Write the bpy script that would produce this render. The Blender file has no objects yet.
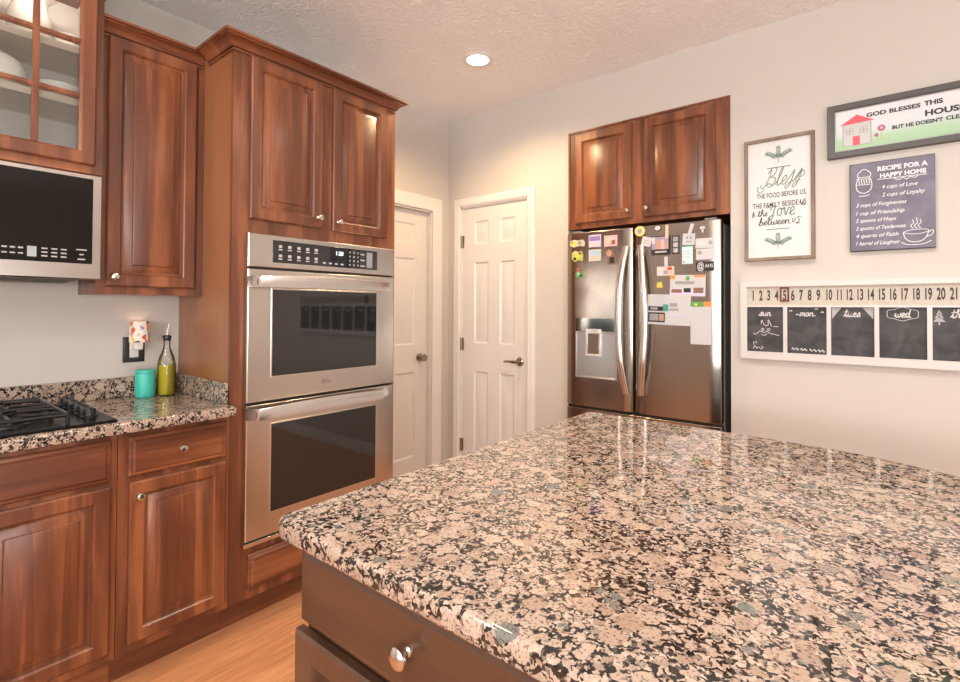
import bpy, math, random
from mathutils import Vector, Matrix
random.seed(7)
SC = bpy.context.scene
COL = SC.collection
PI = math.pi

# ------------------------------------------------------------------ camera
H = 1.30                                   # eye height
def make_camera():
    cam = bpy.data.cameras.new('camera'); co = bpy.data.objects.new('camera', cam); COL.objects.link(co)
    yaw, pitch, roll = -0.681901370, 0.0157024524, 0.00478257781
    cy, sy, cp, sp = math.cos(yaw), math.sin(yaw), math.cos(pitch), math.sin(pitch)
    fwd = Vector((cp*sy, cp*cy, sp)); right = Vector((cy, -sy, 0)); up = right.cross(fwd)
    r2 = right*math.cos(roll) + up*math.sin(roll); u2 = up*math.cos(roll) - right*math.sin(roll)
    M = Matrix((r2, u2, -fwd)).transposed().to_4x4(); M.translation = (0, 0, H)
    co.matrix_world = M
    cam.sensor_width = 36; cam.sensor_fit = 'HORIZONTAL'; cam.lens = 504.09*36/960
    cam.shift_y = (300.27-341)/960; cam.clip_start = 0.02
    SC.camera = co
make_camera()

# ------------------------------------------------------------------ world, daylight, exposure
w = bpy.data.worlds.new('sky'); SC.world = w; w.use_nodes = True
w.node_tree.nodes['Background'].inputs[0].default_value = (0.75, 0.86, 1.0, 1)
w.node_tree.nodes['Background'].inputs[1].default_value = 1.6
VS = SC.view_settings
VS.view_transform = 'Standard'; VS.look = 'None'; VS.gamma = 1; VS.exposure = 0.18; VS.use_curve_mapping = False
def area(name, loc, size, rot, power, color):
    l = bpy.data.lights.new(name, 'AREA'); l.shape = 'RECTANGLE'; l.size, l.size_y = size
    l.energy = power; l.color = color
    o = bpy.data.objects.new(name, l); COL.objects.link(o); o.location = loc; o.rotation_euler = rot
    return o
DAY = (1.0, 0.965, 0.93)
area('daylight_patio', (3.34, -0.6, 1.08), (2.5, 2.0), (0, math.radians(150), 0), 110, DAY)        # area lamp for patio daylight, tilted up to brighten the ceiling
area('daylight_window', (0.7, -3.12, 1.5), (2.2, 1.3), (math.radians(150), 0, 0), 220, DAY)         # area lamp for near-window daylight, also aimed up for ceiling bounce
CAN_POWER = 8
WARM = (1.0, 0.90, 0.80)

# ------------------------------------------------------------------ mesh helpers
class MB:
    def __init__(s): s.v = []; s.f = []
    def add(s, vs, fs):
        n = len(s.v); s.v += [tuple(p) for p in vs]; s.f += [tuple(n+i for i in f) for f in fs]; return s
    def box(s, x0, x1, y0, y1, z0, z1):
        return s.add([(x0,y0,z0),(x1,y0,z0),(x1,y1,z0),(x0,y1,z0),(x0,y0,z1),(x1,y0,z1),(x1,y1,z1),(x0,y1,z1)],
                     [(0,3,2,1),(4,5,6,7),(0,1,5,4),(1,2,6,5),(2,3,7,6),(3,0,4,7)])
    def rings(s, rings, cap0=True, cap1=True, closed=True):
        n = len(rings[0]); base = len(s.v)
        for r in rings: s.v += [tuple(p) for p in r]
        for k in range(len(rings)-1):
            a, b = base+k*n, base+(k+1)*n
            for i in range(n if closed else n-1):
                j = (i+1) % n; s.f.append((a+i, a+j, b+j, b+i))
        if cap0: s.f.append(tuple(base+i for i in reversed(range(n))))
        if cap1: s.f.append(tuple(base+(len(rings)-1)*n+i for i in range(n)))
        return s
    def lathe(s, prof, c=(0,0,0), axis='z', n=24, cap0=True, cap1=True):
        R = []
        for r, h in prof:
            ring = []
            for i in range(n):
                a = 2*PI*i/n; p, q = r*math.cos(a), r*math.sin(a)
                if axis == 'z': ring.append((c[0]+p, c[1]+q, c[2]+h))
                elif axis == '-y': ring.append((c[0]+p, c[1]-h, c[2]+q))
                else: ring.append((c[0]+h, c[1]+p, c[2]+q))
            R.append(ring)
        return s.rings(R, cap0, cap1)
    def tube(s, pts, r, n=8, rz=None):
        pts = [Vector(p) for p in pts]; R = []; prev = None
        for i, p in enumerate(pts):
            d = (pts[min(i+1, len(pts)-1)] - pts[max(i-1, 0)]).normalized()
            if prev is None:
                u = d.orthogonal().normalized() if abs(d.z) > .9 else d.cross(Vector((0,0,1))).normalized()
            else: u = (prev - d*prev.dot(d)).normalized()
            prev = u; v = d.cross(u); rr = r[i] if isinstance(r, (list, tuple)) else r
            R.append([p + u*(rr*math.cos(2*PI*k/n)) + v*((rz or rr)*math.sin(2*PI*k/n)) for k in range(n)])
        return s.rings(R)
    def door(s, x0, x1, z0, z1, yf, prof):
        """nested rectangles (inset, depth behind the front plane yf)"""
        R = []
        for i, d in prof:
            R.append([(x0+i, yf+d, z0+i), (x1-i, yf+d, z0+i), (x1-i, yf+d, z1-i), (x0+i, yf+d, z1-i)])
        return s.rings(R)
    def sweep(s, prof, path):
        """profile (out, up) swept along a path of ((x, y), (miter dir x, y)) points"""
        R = [[(p[0]+m[0]*o, p[1]+m[1]*o, u) for o, u in prof] for p, m in path]
        return s.rings(R)
    def disc(s, cx, cz, r, y, n=20, rz=None):
        return s.add([(cx+r*math.cos(2*PI*i/n), y, cz+(rz or r)*math.sin(2*PI*i/n)) for i in range(n)], [tuple(range(n))])
    def poly(s, pts, y):
        return s.add([(p[0], y, p[1]) for p in pts], [tuple(range(len(pts)))])
    def ribbon(s, pts, wd, y):
        pts = [Vector(p) for p in pts]; n = len(pts); L = []; Rr = []
        for i, p in enumerate(pts):
            d = pts[min(i+1, n-1)] - pts[max(i-1, 0)]
            d = d.normalized() if d.length > 1e-9 else Vector((1, 0)); q = Vector((-d.y, d.x))
            ww = wd[i] if isinstance(wd, (list, tuple)) else wd
            L.append((p.x+q.x*ww/2, y, p.y+q.y*ww/2)); Rr.append((p.x-q.x*ww/2, y, p.y-q.y*ww/2))
        return s.add(L+Rr, [(i, n+i, n+i+1, i+1) for i in range(n-1)])
    def mark(s): s.cuts = getattr(s, 'cuts', []) + [(len(s.v), len(s.f))]; return s
    def build_each(s, name, m, parent):
        v0 = f0 = 0
        for v1, f1 in s.cuts:
            q = MB(); q.v = s.v[v0:v1]; q.f = [tuple(i-v0 for i in f) for f in s.f[f0:f1]]; q.build(name, m, parent, smooth=0); v0, f0 = v1, f1
    def build(s, name, m, parent=None, bevel=0, seg=2, smooth=35, loc=None):
        me = bpy.data.meshes.new(name); me.from_pydata(s.v, [], s.f); me.validate(); me.update()
        o = bpy.data.objects.new(name, me); COL.objects.link(o)
        for mm in (m if isinstance(m, (list, tuple)) else [m]): me.materials.append(mm)
        if bevel:
            b = o.modifiers.new('edge', 'BEVEL'); b.width = bevel; b.segments = seg; b.limit_method = 'ANGLE'; b.angle_limit = math.radians(40)
        if smooth:
            me.polygons.foreach_set('use_smooth', [True]*len(me.polygons)); me.set_sharp_from_angle(angle=math.radians(smooth))
        if parent: o.parent = parent
        if loc: o.location = loc
        return o

def thing(name, label, cat, loc=(0,0,0), rz=0, group=None):
    o = bpy.data.objects.new(name, None); COL.objects.link(o); o.location = loc; o.rotation_euler = (0,0,rz)
    o.empty_display_size = .05
    return tag(o, label, cat, group)
def tag(o, label, cat, group=None):
    o['label'] = label; o['category'] = cat
    if group: o['group'] = group
    return o
def struct(o): o['kind'] = 'structure'; return o
def cr(pts, k=5):
    """smooth curve through 2-D points"""
    P = [Vector(p) for p in pts]; P = [P[0]*2-P[1]] + P + [P[-1]*2-P[-2]]; out = []
    for i in range(1, len(P)-2):
        a, b, c, d = P[i-1:i+3]
        for j in range(k):
            t = j/k; out.append(.5*((2*b)+(c-a)*t+(2*a-5*b+4*c-d)*t*t+(3*b-a-3*c+d)*t**3))
    out.append(P[-2]); return out

# ------------------------------------------------------------------ writing
def text(mb, s, x, z, size, y, align='LEFT', shear=0, width=None, bold=0, rot=0, squeeze=1):
    """flat lettering in the plane y; x, z = baseline start (or centre)"""
    cu = bpy.data.curves.new('t', 'FONT'); cu.body = s; cu.size = 1; cu.shear = shear; cu.offset = bold; cu.resolution_u = 3
    cu.align_x = 'LEFT'
    o = bpy.data.objects.new('t', cu); COL.objects.link(o)
    dg = bpy.context.evaluated_depsgraph_get(); me = bpy.data.meshes.new_from_object(o.evaluated_get(dg))
    xs = [v.co.x for v in me.vertices]
    if xs:
        lo, hi = min(xs), max(xs); sx = size*squeeze
        if width: sx = width/(hi-lo)
        off = {'LEFT': -lo*sx, 'CENTER': -(lo+hi)/2*sx, 'RIGHT': -hi*sx}[align]
        c, sn = math.cos(rot), math.sin(rot); vs = []
        for v in me.vertices:
            px, pz = v.co.x*sx+off, v.co.y*size
            vs.append((x+px*c-pz*sn, y, z+px*sn+pz*c))
        mb.add(vs, [tuple(p.vertices) for p in me.polygons])
    bpy.data.objects.remove(o); bpy.data.curves.remove(cu); bpy.data.meshes.remove(me)
SCRIPT = {  # hand-drawn joined letters: strokes on an x-height of 1, then the advance
 's': ([[(-.1,.05),(.25,.6),(.4,1.05),(.52,.6),(.48,.15),(.25,-.02),(.08,.12)],[(.46,.1),(.7,.12)]], .68),
 'u': ([[(-.05,.1),(.12,.95),(.12,.3),(.3,0),(.5,.25),(.58,.95),(.58,.2),(.72,.02),(.88,.12)]], .85),
 'n': ([[(-.05,.1),(.12,.9),(.12,0)],[(.12,.45),(.35,.92),(.52,.75),(.54,.2),(.68,.02),(.84,.12)]], .8),
 'm': ([[(-.05,.1),(.1,.9),(.1,0)],[(.1,.45),(.3,.92),(.42,.7),(.42,0)],[(.42,.45),(.62,.92),(.76,.7),(.77,.2),(.9,.02),(1.02,.12)]], 1.0),
 'o': ([[(.45,.95),(.15,.8),(.08,.35),(.3,0),(.55,.25),(.5,.8),(.4,.95),(.6,.8),(.82,.85)]], .75),
 't': ([[(-.1,.1),(.2,.9)],[(.24,1.8),(.2,1),(.21,.15),(.36,0),(.58,.15)],[(-.12,1.15),(.55,1.22)]], .55),
 'e': ([[(-.05,.1),(.3,.45),(.5,.75),(.32,1),(.12,.65),(.15,.15),(.38,0),(.65,.18)]], .62),
 'w': ([[(-.05,.3),(.08,.95),(.14,.2),(.3,0),(.44,.3),(.48,.8),(.52,.2),(.68,0),(.84,.4),(.86,.95),(1.02,.85)]], .98),
 'd': ([[(.5,.85),(.25,.95),(.08,.5),(.2,.02),(.45,.2),(.56,.7)],[(.62,1.95),(.57,.9),(.6,.15),(.72,0),(.88,.12)]], .85),
 'h': ([[(-.05,.1),(.25,1.1),(.32,1.85),(.18,1.8),(.12,.9),(.12,0)],[(.12,.5),(.35,.92),(.5,.72),(.52,.2),(.65,.02),(.82,.12)]], .78),
 'r': ([[(-.05,.1),(.15,.8),(.16,1.05),(.3,.88),(.5,.85),(.42,.3),(.52,.02),(.7,.12)]], .66),
 'f': ([[(-.05,.1),(.25,1.1),(.35,1.8),(.2,1.75),(.15,.6),(.12,-.8),(.3,-.6),(.2,0),(.55,.12)]], .55),
 'i': ([[(-.05,.1),(.15,.9),(.15,.2),(.28,.02),(.45,.12)],[(.18,1.3),(.2,1.4)]], .42),
 'a': ([[(.5,.85),(.25,.98),(.08,.5),(.2,.02),(.45,.25),(.55,.95),(.55,.2),(.7,.02),(.85,.12)]], .82),
 'l': ([[(-.05,.1),(.3,1.1),(.38,1.85),(.22,1.8),(.15,.8),(.2,.1),(.35,0),(.55,.15)]], .52),
 'v': ([[(-.05,.7),(.08,.95),(.28,0),(.52,.9),(.68,.82)]], .66),
 'b': ([[(-.05,.1),(.25,1.1),(.34,1.85),(.18,1.8),(.12,.7),(.15,.05),(.4,0),(.55,.4),(.42,.85),(.18,.6)],[(.52,.5),(.75,.6)]], .7),
 'B': ([[(-.55,.35),(-.4,-.05),(-.1,.1),(.12,.9),(.2,1.9)],[(-.1,1.5),(.25,2.05),(.7,1.9),(.62,1.35),(.25,1.05)],[(.25,1.05),(.75,.95),(.85,.4),(.5,-.05),(.1,.15),(.3,.35),(.8,.05)]], 1.0),
 'L': ([[(-.05,.75),(.12,1.15),(.45,1.15),(.36,.6),(.26,-.2),(.0,-.45),(-.15,-.15),(.35,.2)]], .7),
 '$': ([[(-.12,.1),(.38,1.15),(.50,1.45),(.50,.9),(.38,-.15),(.12,-.5),(-.04,-.25),(.3,.05),(.62,.25)]], .72),
 '&': ([[(.6,.1),(.15,.95),(.25,1.35),(.45,1.1),(.1,.5),(.1,.1),(.35,0),(.6,.6)]], .8),
 'I': ([[(.1,.9),(.1,.3),(.25,.02),(.5,.3),(.55,.95),(.55,.4)]], .75),
 'S': ([[(.75,1.1),(.4,1.2),(.25,.85),(.55,.45),(.45,-.1),(.05,-.2),(.3,-.35),(.75,-.3)]], .8),
 ' ': ([], .45)}
def script(mb, s, x, z, xh, wd, y, width=None, rise=0, slant=.15):
    adv = sum(SCRIPT[c][1] for c in s); sx = (width/adv) if width else xh
    px = 0
    for c in s:
        st, a = SCRIPT[c]
        for q in st:
            pts = [(x+(px+p[0])*sx+p[1]*xh*slant, z+p[1]*xh+(px+p[0])*sx*rise) for p in q]
            mb.ribbon(cr(pts), wd, y)
        px += a

# ------------------------------------------------------------------ materials
def new_mat(name):
    m = bpy.data.materials.new(name); m.use_nodes = True; nt = m.node_tree
    return m, nt, nt.nodes['Principled BSDF']
def N(nt, t, **kw):
    n = nt.nodes.new(t)
    for k, v in kw.items():
        if k in n.inputs: n.inputs[k].default_value = v
        else: setattr(n, k, v)
    return n
def plain(name, c, rough=.5, metal=0, spec=.5, emit=None, coat=0, trans=0):
    m, nt, b = new_mat(name); b.inputs['Base Color'].default_value = (*c, 1); b.inputs['Roughness'].default_value = rough
    b.inputs['Metallic'].default_value = metal; b.inputs['Specular IOR Level'].default_value = spec
    b.inputs['Coat Weight'].default_value = coat; b.inputs['Transmission Weight'].default_value = trans
    if emit: b.inputs['Emission Color'].default_value = (*c, 1); b.inputs['Emission Strength'].default_value = emit
    return m
def ramp(nt, stops, interp='LINEAR'):
    r = nt.nodes.new('ShaderNodeValToRGB'); e = r.color_ramp.elements; r.color_ramp.interpolation = interp
    while len(e) < len(stops): e.new(.5)
    for q, (p, c) in zip(e, stops): q.position = p; q.color = (*c, 1) if len(c) == 3 else c
    return r
def wood(name, cols, scale=(14, 14, 1.3), rough=.36, coat=.42, plank=None):
    m, nt, b = new_mat(name); L = nt.links.new
    tc = N(nt, 'ShaderNodeTexCoord'); oi = N(nt, 'ShaderNodeObjectInfo')
    off = N(nt, 'ShaderNodeVectorMath', operation='SCALE'); cb = N(nt, 'ShaderNodeCombineXYZ', X=3.1, Y=1.7, Z=2.3)
    L(cb.outputs[0], off.inputs[0]); L(oi.outputs['Random'], off.inputs['Scale'])
    ad = N(nt, 'ShaderNodeVectorMath', operation='ADD'); L(tc.outputs['Object'], ad.inputs[0]); L(off.outputs[0], ad.inputs[1])
    mp = N(nt, 'ShaderNodeMapping'); mp.inputs['Scale'].default_value = scale; L(ad.outputs[0], mp.inputs[0])
    n1 = N(nt, 'ShaderNodeTexNoise', Scale=1.0, Detail=5.0, Distortion=.6); L(mp.outputs[0], n1.inputs['Vector'])
    mp2 = N(nt, 'ShaderNodeMapping'); mp2.inputs['Scale'].default_value = tuple(q*5 for q in scale); L(ad.outputs[0], mp2.inputs[0])
    n2 = N(nt, 'ShaderNodeTexNoise', Scale=1.6, Detail=3.0); L(mp2.outputs[0], n2.inputs['Vector'])
    mp3 = N(nt, 'ShaderNodeMapping'); mp3.inputs['Scale'].default_value = tuple((q*.9 if q > 5 else q*.15) for q in scale); L(ad.outputs[0], mp3.inputs[0])
    v = N(nt, 'ShaderNodeTexVoronoi', Scale=1.0); L(mp3.outputs[0], v.inputs['Vector'])
    sp = N(nt, 'ShaderNodeSeparateColor'); L(v.outputs['Color'], sp.inputs[0])
    a1 = N(nt, 'ShaderNodeMath', operation='MULTIPLY_ADD'); a1.inputs[1].default_value = .20; L(sp.outputs[0], a1.inputs[0])
    a0 = N(nt, 'ShaderNodeMath', operation='MULTIPLY_ADD'); a0.inputs[1].default_value = .18; L(n2.outputs[0], a0.inputs[0]); 
    L(n1.outputs[0], a0.inputs[2]); L(a0.outputs[0], a1.inputs[2])
    r = ramp(nt, [(.40, cols[0]), (.64, cols[1]), (.88, cols[2])]); L(a1.outputs[0], r.inputs[0]); L(r.outputs[0], b.inputs['Base Color'])
    b.inputs['Roughness'].default_value = rough; b.inputs['Coat Weight'].default_value = coat; b.inputs['Coat Roughness'].default_value = .25
    bp = N(nt, 'ShaderNodeBump', Strength=.04, Distance=.002); L(n2.outputs[0], bp.inputs['Height']); L(bp.outputs[0], b.inputs['Normal'])
    return m
CH = [(.080,.023,.010), (.148,.045,.018), (.31,.106,.041)]
WOOD = wood('cherry_upright', CH)
WOODH = wood('cherry_level', CH, scale=(1.3, 14, 14))
WOODSIDE = wood('cherry_side_panel', [(.24,.092,.036), (.29,.115,.048), (.34,.14,.06)], scale=(6,6,.5), rough=.35)
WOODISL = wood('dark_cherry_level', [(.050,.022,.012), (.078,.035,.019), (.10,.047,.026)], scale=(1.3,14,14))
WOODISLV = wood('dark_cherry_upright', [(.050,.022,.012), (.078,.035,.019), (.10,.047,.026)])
GROOVE = plain('dark_gap', (.015,.008,.006), .8)

def granite():
    m, nt, b = new_mat('granite_brown'); L = nt.links.new
    tc = N(nt, 'ShaderNodeTexCoord')
    nz = N(nt, 'ShaderNodeTexNoise', Scale=85.0, Detail=5.0); L(tc.outputs['Object'], nz.inputs['Vector'])
    sb = N(nt, 'ShaderNodeVectorMath', operation='SUBTRACT'); sb.inputs[1].default_value = (.5,.5,.5); L(nz.outputs['Color'], sb.inputs[0])
    sc = N(nt, 'ShaderNodeVectorMath', operation='SCALE'); sc.inputs['Scale'].default_value = .017; L(sb.outputs[0], sc.inputs[0])
    ad = N(nt, 'ShaderNodeVectorMath', operation='ADD'); L(tc.outputs['Object'], ad.inputs[0]); L(sc.outputs[0], ad.inputs[1])
    def math_(op, a_, b_):
        k = N(nt, 'ShaderNodeMath', operation=op)
        for i, q in enumerate((a_, b_)):
            if isinstance(q, (int, float)): k.inputs[i].default_value = q
            else: L(q, k.inputs[i])
        return k.outputs[0]
    # peppery matrix of small grains
    v3 = N(nt, 'ShaderNodeTexVoronoi', Scale=210.0); L(ad.outputs[0], v3.inputs['Vector'])
    s3 = N(nt, 'ShaderNodeSeparateColor'); L(v3.outputs['Color'], s3.inputs[0])
    dk = ramp(nt, [(0,(.012,.011,.011)),(.46,(.03,.026,.024)),(.54,(.13,.10,.085)),(.64,(.38,.285,.225)),(1,(.55,.44,.36))]); L(s3.outputs[0], dk.inputs[0])
    cur = dk.outputs[0]
    n4 = N(nt, 'ShaderNodeTexNoise', Scale=240.0, Detail=2.0); L(tc.outputs['Object'], n4.inputs['Vector'])
    gr = ramp(nt, [(.34,(.30,.26,.23)),(.45,(1,1,1)),(.7,(1.10,1.08,1.06))]); L(n4.outputs[0], gr.inputs[0])
    # two sizes of rounded pebbles
    for scale, r0, r1, offs in ((60.0, .24, .26, (.31,.17,.23)), (28.0, .25, .27, (0,0,0))):
        mv = N(nt, 'ShaderNodeVectorMath', operation='ADD'); mv.inputs[1].default_value = offs; L(ad.outputs[0], mv.inputs[0])
        v1 = N(nt, 'ShaderNodeTexVoronoi', Scale=scale); L(mv.outputs[0], v1.inputs['Vector'])
        s1 = N(nt, 'ShaderNodeSeparateColor'); L(v1.outputs['Color'], s1.inputs[0])
        peb = ramp(nt, [(0,(.34,.245,.19)),(.3,(.43,.325,.255)),(.62,(.50,.40,.325)),(.90,(.38,.265,.20)),(.985,(.17,.18,.165))]); L(s1.outputs[0], peb.inputs[0])
        mu = N(nt, 'ShaderNodeMix', data_type='RGBA', blend_type='MULTIPLY'); mu.inputs['Factor'].default_value = .85
        L(peb.outputs[0], mu.inputs['A']); L(gr.outputs[0], mu.inputs['B'])
        rad = math_('ADD', math_('MULTIPLY', s1.outputs[1], r1), r0)
        df = math_('SUBTRACT', rad, v1.outputs['Distance'])
        mk = ramp(nt, [(.0,(0,0,0)),(.035,(1,1,1))]); L(df, mk.inputs[0])
        mx = N(nt, 'ShaderNodeMix', data_type='RGBA'); L(mk.outputs[0], mx.inputs['Factor']); L(cur, mx.inputs['A']); L(mu.outputs['Result'], mx.inputs['B'])
        cur = mx.outputs['Result']
    L(cur, b.inputs['Base Color']); b.inputs['Roughness'].default_value = .04; b.inputs['Specular IOR Level'].default_value = .6
    return m
GRANITE = granite()

def steel(name, c=(.60,.56,.52), rough=.24, stretch=(2,2,140), amount=.0):
    m, nt, b = new_mat(name); L = nt.links.new
    tc = N(nt, 'ShaderNodeTexCoord'); mp = N(nt, 'ShaderNodeMapping'); mp.inputs['Scale'].default_value = stretch; L(tc.outputs['Object'], mp.inputs[0])
    n = N(nt, 'ShaderNodeTexNoise', Scale=3.0, Detail=3.0); L(mp.outputs[0], n.inputs['Vector'])
    b.inputs['Base Color'].default_value = (*c, 1); b.inputs['Metallic'].default_value = 1
    ra = N(nt, 'ShaderNodeMapRange'); ra.inputs['To Min'].default_value = rough-.02; ra.inputs['To Max'].default_value = rough+.02; L(n.outputs[0], ra.inputs[0]); L(ra.outputs[0], b.inputs['Roughness'])
    bp = N(nt, 'ShaderNodeBump', Strength=amount, Distance=.001); L(n.outputs[0], bp.inputs['Height']); L(bp.outputs[0], b.inputs['Normal'])
    return m
STEEL = steel('brushed_steel')                       # grain level
STEELF = steel('fridge_steel', (.37,.325,.285), .20, (140,140,1.5), .05)
STEELP = plain('polished_steel', (.70,.67,.64), .26, 1)
STEELD = plain('dark_steel', (.20,.19,.185), .35, 1)
NICKEL = plain('satin_nickel', (.70,.65,.58), .2, 1)
DKNICKEL = plain('dark_nickel', (.33,.29,.25), .22, 1)
BRASS = plain('aged_hinge', (.32,.27,.2), .35, 1)
BLACKG = plain('black_glass', (.010,.010,.011), .04, 0, .8)
BLACKM = plain('smoked_black_glass', (.010,.009,.008), .06, 0, .22)
BLACK = plain('black_plastic', (.012,.012,.013), .28)
IRON = plain('cast_iron', (.010,.010,.011), .30)
WHITE = plain('white_paint', (.74,.715,.695), .35)
DOORW = plain('white_door_paint', (.69,.665,.645), .32)
GREYPL = plain('grey_plastic', (.16,.16,.165), .45)
MARK = plain('pale_print', (.48,.48,.48), .5)
MARKD = plain('grey_print', (.30,.32,.34), .5)
DISPL = plain('lit_display', (.75,.9,1), .4, emit=1.2)
PAPER = plain('paper_white', (.54,.54,.57), .6)
CERAMIC = plain('white_glaze', (.80,.78,.74), .15)
def col(name, c, r=.5): return plain(name, c, r)

def walls(name, c, bump=.05, scale=120.0):
    m, nt, b = new_mat(name); L = nt.links.new
    tc = N(nt, 'ShaderNodeTexCoord'); n = N(nt, 'ShaderNodeTexNoise', Scale=scale, Detail=3.0); L(tc.outputs['Object'], n.inputs['Vector'])
    b.inputs['Base Color'].default_value = (*c, 1); b.inputs['Roughness'].default_value = .6
    bp = N(nt, 'ShaderNodeBump', Strength=bump, Distance=.003); L(n.outputs[0], bp.inputs['Height']); L(bp.outputs[0], b.inputs['Normal'])
    return m
WALL = walls('beige_paint', (.575,.54,.50))
def ceiling_mat():
    m, nt, b = new_mat('stippled_ceiling'); L = nt.links.new
    tc = N(nt, 'ShaderNodeTexCoord'); n0 = N(nt, 'ShaderNodeTexNoise', Scale=7.0, Detail=2.0); L(tc.outputs['Object'], n0.inputs['Vector'])
    sc = N(nt, 'ShaderNodeVectorMath', operation='SCALE'); sc.inputs['Scale'].default_value = .25; L(n0.outputs['Color'], sc.inputs[0])
    ad = N(nt, 'ShaderNodeVectorMath', operation='ADD'); L(tc.outputs['Object'], ad.inputs[0]); L(sc.outputs[0], ad.inputs[1])
    n = N(nt, 'ShaderNodeTexNoise', Scale=27.0, Detail=4.0, Distortion=1.8); L(ad.outputs[0], n.inputs['Vector'])
    r = ramp(nt, [(.42,(0,0,0)),(.62,(1,1,1))]); L(n.outputs[0], r.inputs[0])
    bp = N(nt, 'ShaderNodeBump', Strength=.52, Distance=.012); L(r.outputs[0], bp.inputs['Height']); L(bp.outputs[0], b.inputs['Normal'])
    b.inputs['Base Color'].default_value = (.92,.915,.92,1); b.inputs['Roughness'].default_value = .8
    return m
CEIL = ceiling_mat()
def floor_mat():
    m, nt, b = new_mat('oak_boards'); L = nt.links.new
    tc = N(nt, 'ShaderNodeTexCoord'); mp = N(nt, 'ShaderNodeMapping'); mp.inputs['Rotation'].default_value = (0,0,PI/2); L(tc.outputs['Object'], mp.inputs[0])
    br = N(nt, 'ShaderNodeTexBrick', offset=.37); br.inputs['Scale'].default_value = 1
    for k, v in (('Brick Width',1.1),('Row Height',.125),('Mortar Size',.0009),('Mortar Smooth',.1),('Bias',0)): br.inputs[k].default_value = v
    br.inputs['Color1'].default_value = (.58,.26,.115,1); br.inputs['Color2'].default_value = (.68,.325,.155,1); br.inputs['Mortar'].default_value = (.36,.16,.075,1)
    L(mp.outputs[0], br.inputs['Vector'])
    m2 = N(nt, 'ShaderNodeMapping'); m2.inputs['Scale'].default_value = (40,2.5,1); L(tc.outputs['Object'], m2.inputs[0])
    n = N(nt, 'ShaderNodeTexNoise', Scale=2.0, Detail=5.0, Distortion=.5); L(m2.outputs[0], n.inputs['Vector'])
    r = ramp(nt, [(.3,(.72,.66,.6)),(.65,(1.1,1.1,1.1))]); L(n.outputs[0], r.inputs[0])
    mu = N(nt, 'ShaderNodeMix', data_type='RGBA', blend_type='MULTIPLY'); mu.inputs['Factor'].default_value = .9
    L(br.outputs[0], mu.inputs['A']); L(r.outputs[0], mu.inputs['B']); L(mu.outputs['Result'], b.inputs['Base Color']); b.inputs['Roughness'].default_value = .3
    return m
FLOOR = floor_mat()
def thin_glass(name, c=(1,1,1), a=.12):
    m = bpy.data.materials.new(name); m.use_nodes = True; nt = m.node_tree; nt.nodes.remove(nt.nodes['Principled BSDF'])
    t = N(nt, 'ShaderNodeBsdfTransparent'); t.inputs[0].default_value = (*c, 1); g = N(nt, 'ShaderNodeBsdfGlossy', Roughness=.03)
    f = N(nt, 'ShaderNodeFresnel', IOR=1.5); x = N(nt, 'ShaderNodeMixShader')
    nt.links.new(f.outputs[0], x.inputs[0]); nt.links.new(t.outputs[0], x.inputs[1]); nt.links.new(g.outputs[0], x.inputs[2]); nt.links.new(x.outputs[0], nt.nodes['Material Output'].inputs[0])
    return m
PANE = thin_glass('clear_pane', (.96,.97,.96))

# ------------------------------------------------------------------ room shell
CZ = 2.74
BW = 2.87                                   # back wall plane
KW = -2.56                                  # kitchen wall plane
DW = -2.65                                  # wall plane with the side door
XR, YN = 3.4, -3.2
struct(MB().box(-3.0, XR+.12, YN-.12, 3.75, -.06, 0).build('floor', FLOOR, smooth=0))
struct(MB().box(-3.0, XR+.12, YN-.12, 3.75, CZ, CZ+.08).build('ceiling', CEIL, smooth=0))
NX0, NX1, NZ = -1.600, -.642, 2.428          # niche for the fridge and its cabinet
wb = MB()
wb.box(-2.77, -2.52, BW, BW+.12, 0, CZ).box(-2.52, -1.912, BW, BW+.12, 2.062, CZ).box(-1.912, NX0, BW, BW+.12, 0, CZ)
wb.box(NX0, NX1, BW, BW+.12, NZ, CZ).box(NX1, XR, BW, BW+.12, 0, CZ)
wb.box(NX0-.08, NX0, BW+.12, 3.70, 0, CZ).box(NX1, NX1+.08, BW+.12, 3.70, 0, CZ).box(NX0-.08, NX1+.08, 3.62, 3.70, 0, CZ)
struct(wb.build('wall_back', WALL, smooth=0))
wl = MB()
wl.box(-2.85, KW, YN, 1.75, 0, 2.37).box(-2.85, -2.731, YN, 1.75, 2.37, CZ).box(-2.77, DW, 1.75, 1.93, 0, CZ).box(-2.77, DW, 1.93, 2.690, 2.022, CZ).box(-2.77, DW, 2.690, BW, 0, CZ)
struct(wl.build('wall_left', WALL, smooth=0))
# right wall with the patio doors, near wall with a window (behind the camera, seen in reflections)
PY0, PY1, PZ = -1.9, .7, 2.1
struct(MB().box(XR, XR+.12, YN, PY0, 0, CZ).box(XR, XR+.12, PY0, PY1, PZ, CZ).box(XR, XR+.12, PY1, 3.75, 0, CZ).build('wall_right', WALL, smooth=0))
WX0, WX1, WZ0, WZ1 = -.45, 1.85, .85, 2.15
struct(MB().box(-2.77, WX0, YN-.12, YN, 0, CZ).box(WX0, WX1, YN-.12, YN, 0, WZ0).box(WX0, WX1, YN-.12, YN, WZ1, CZ).box(WX1, XR, YN-.12, YN, 0, CZ).build('wall_front', WALL, smooth=0))
f = MB()
for a, b in ((PY0, PY0+.07), (PY1-.07, PY1), ((PY0+PY1)/2-.05, (PY0+PY1)/2+.05)): f.box(XR+.02, XR+.09, a, b, 0, PZ)
f.box(XR+.02, XR+.09, PY0, PY1, PZ-.07, PZ).box(XR+.02, XR+.09, PY0, PY1, 0, .09)
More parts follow.
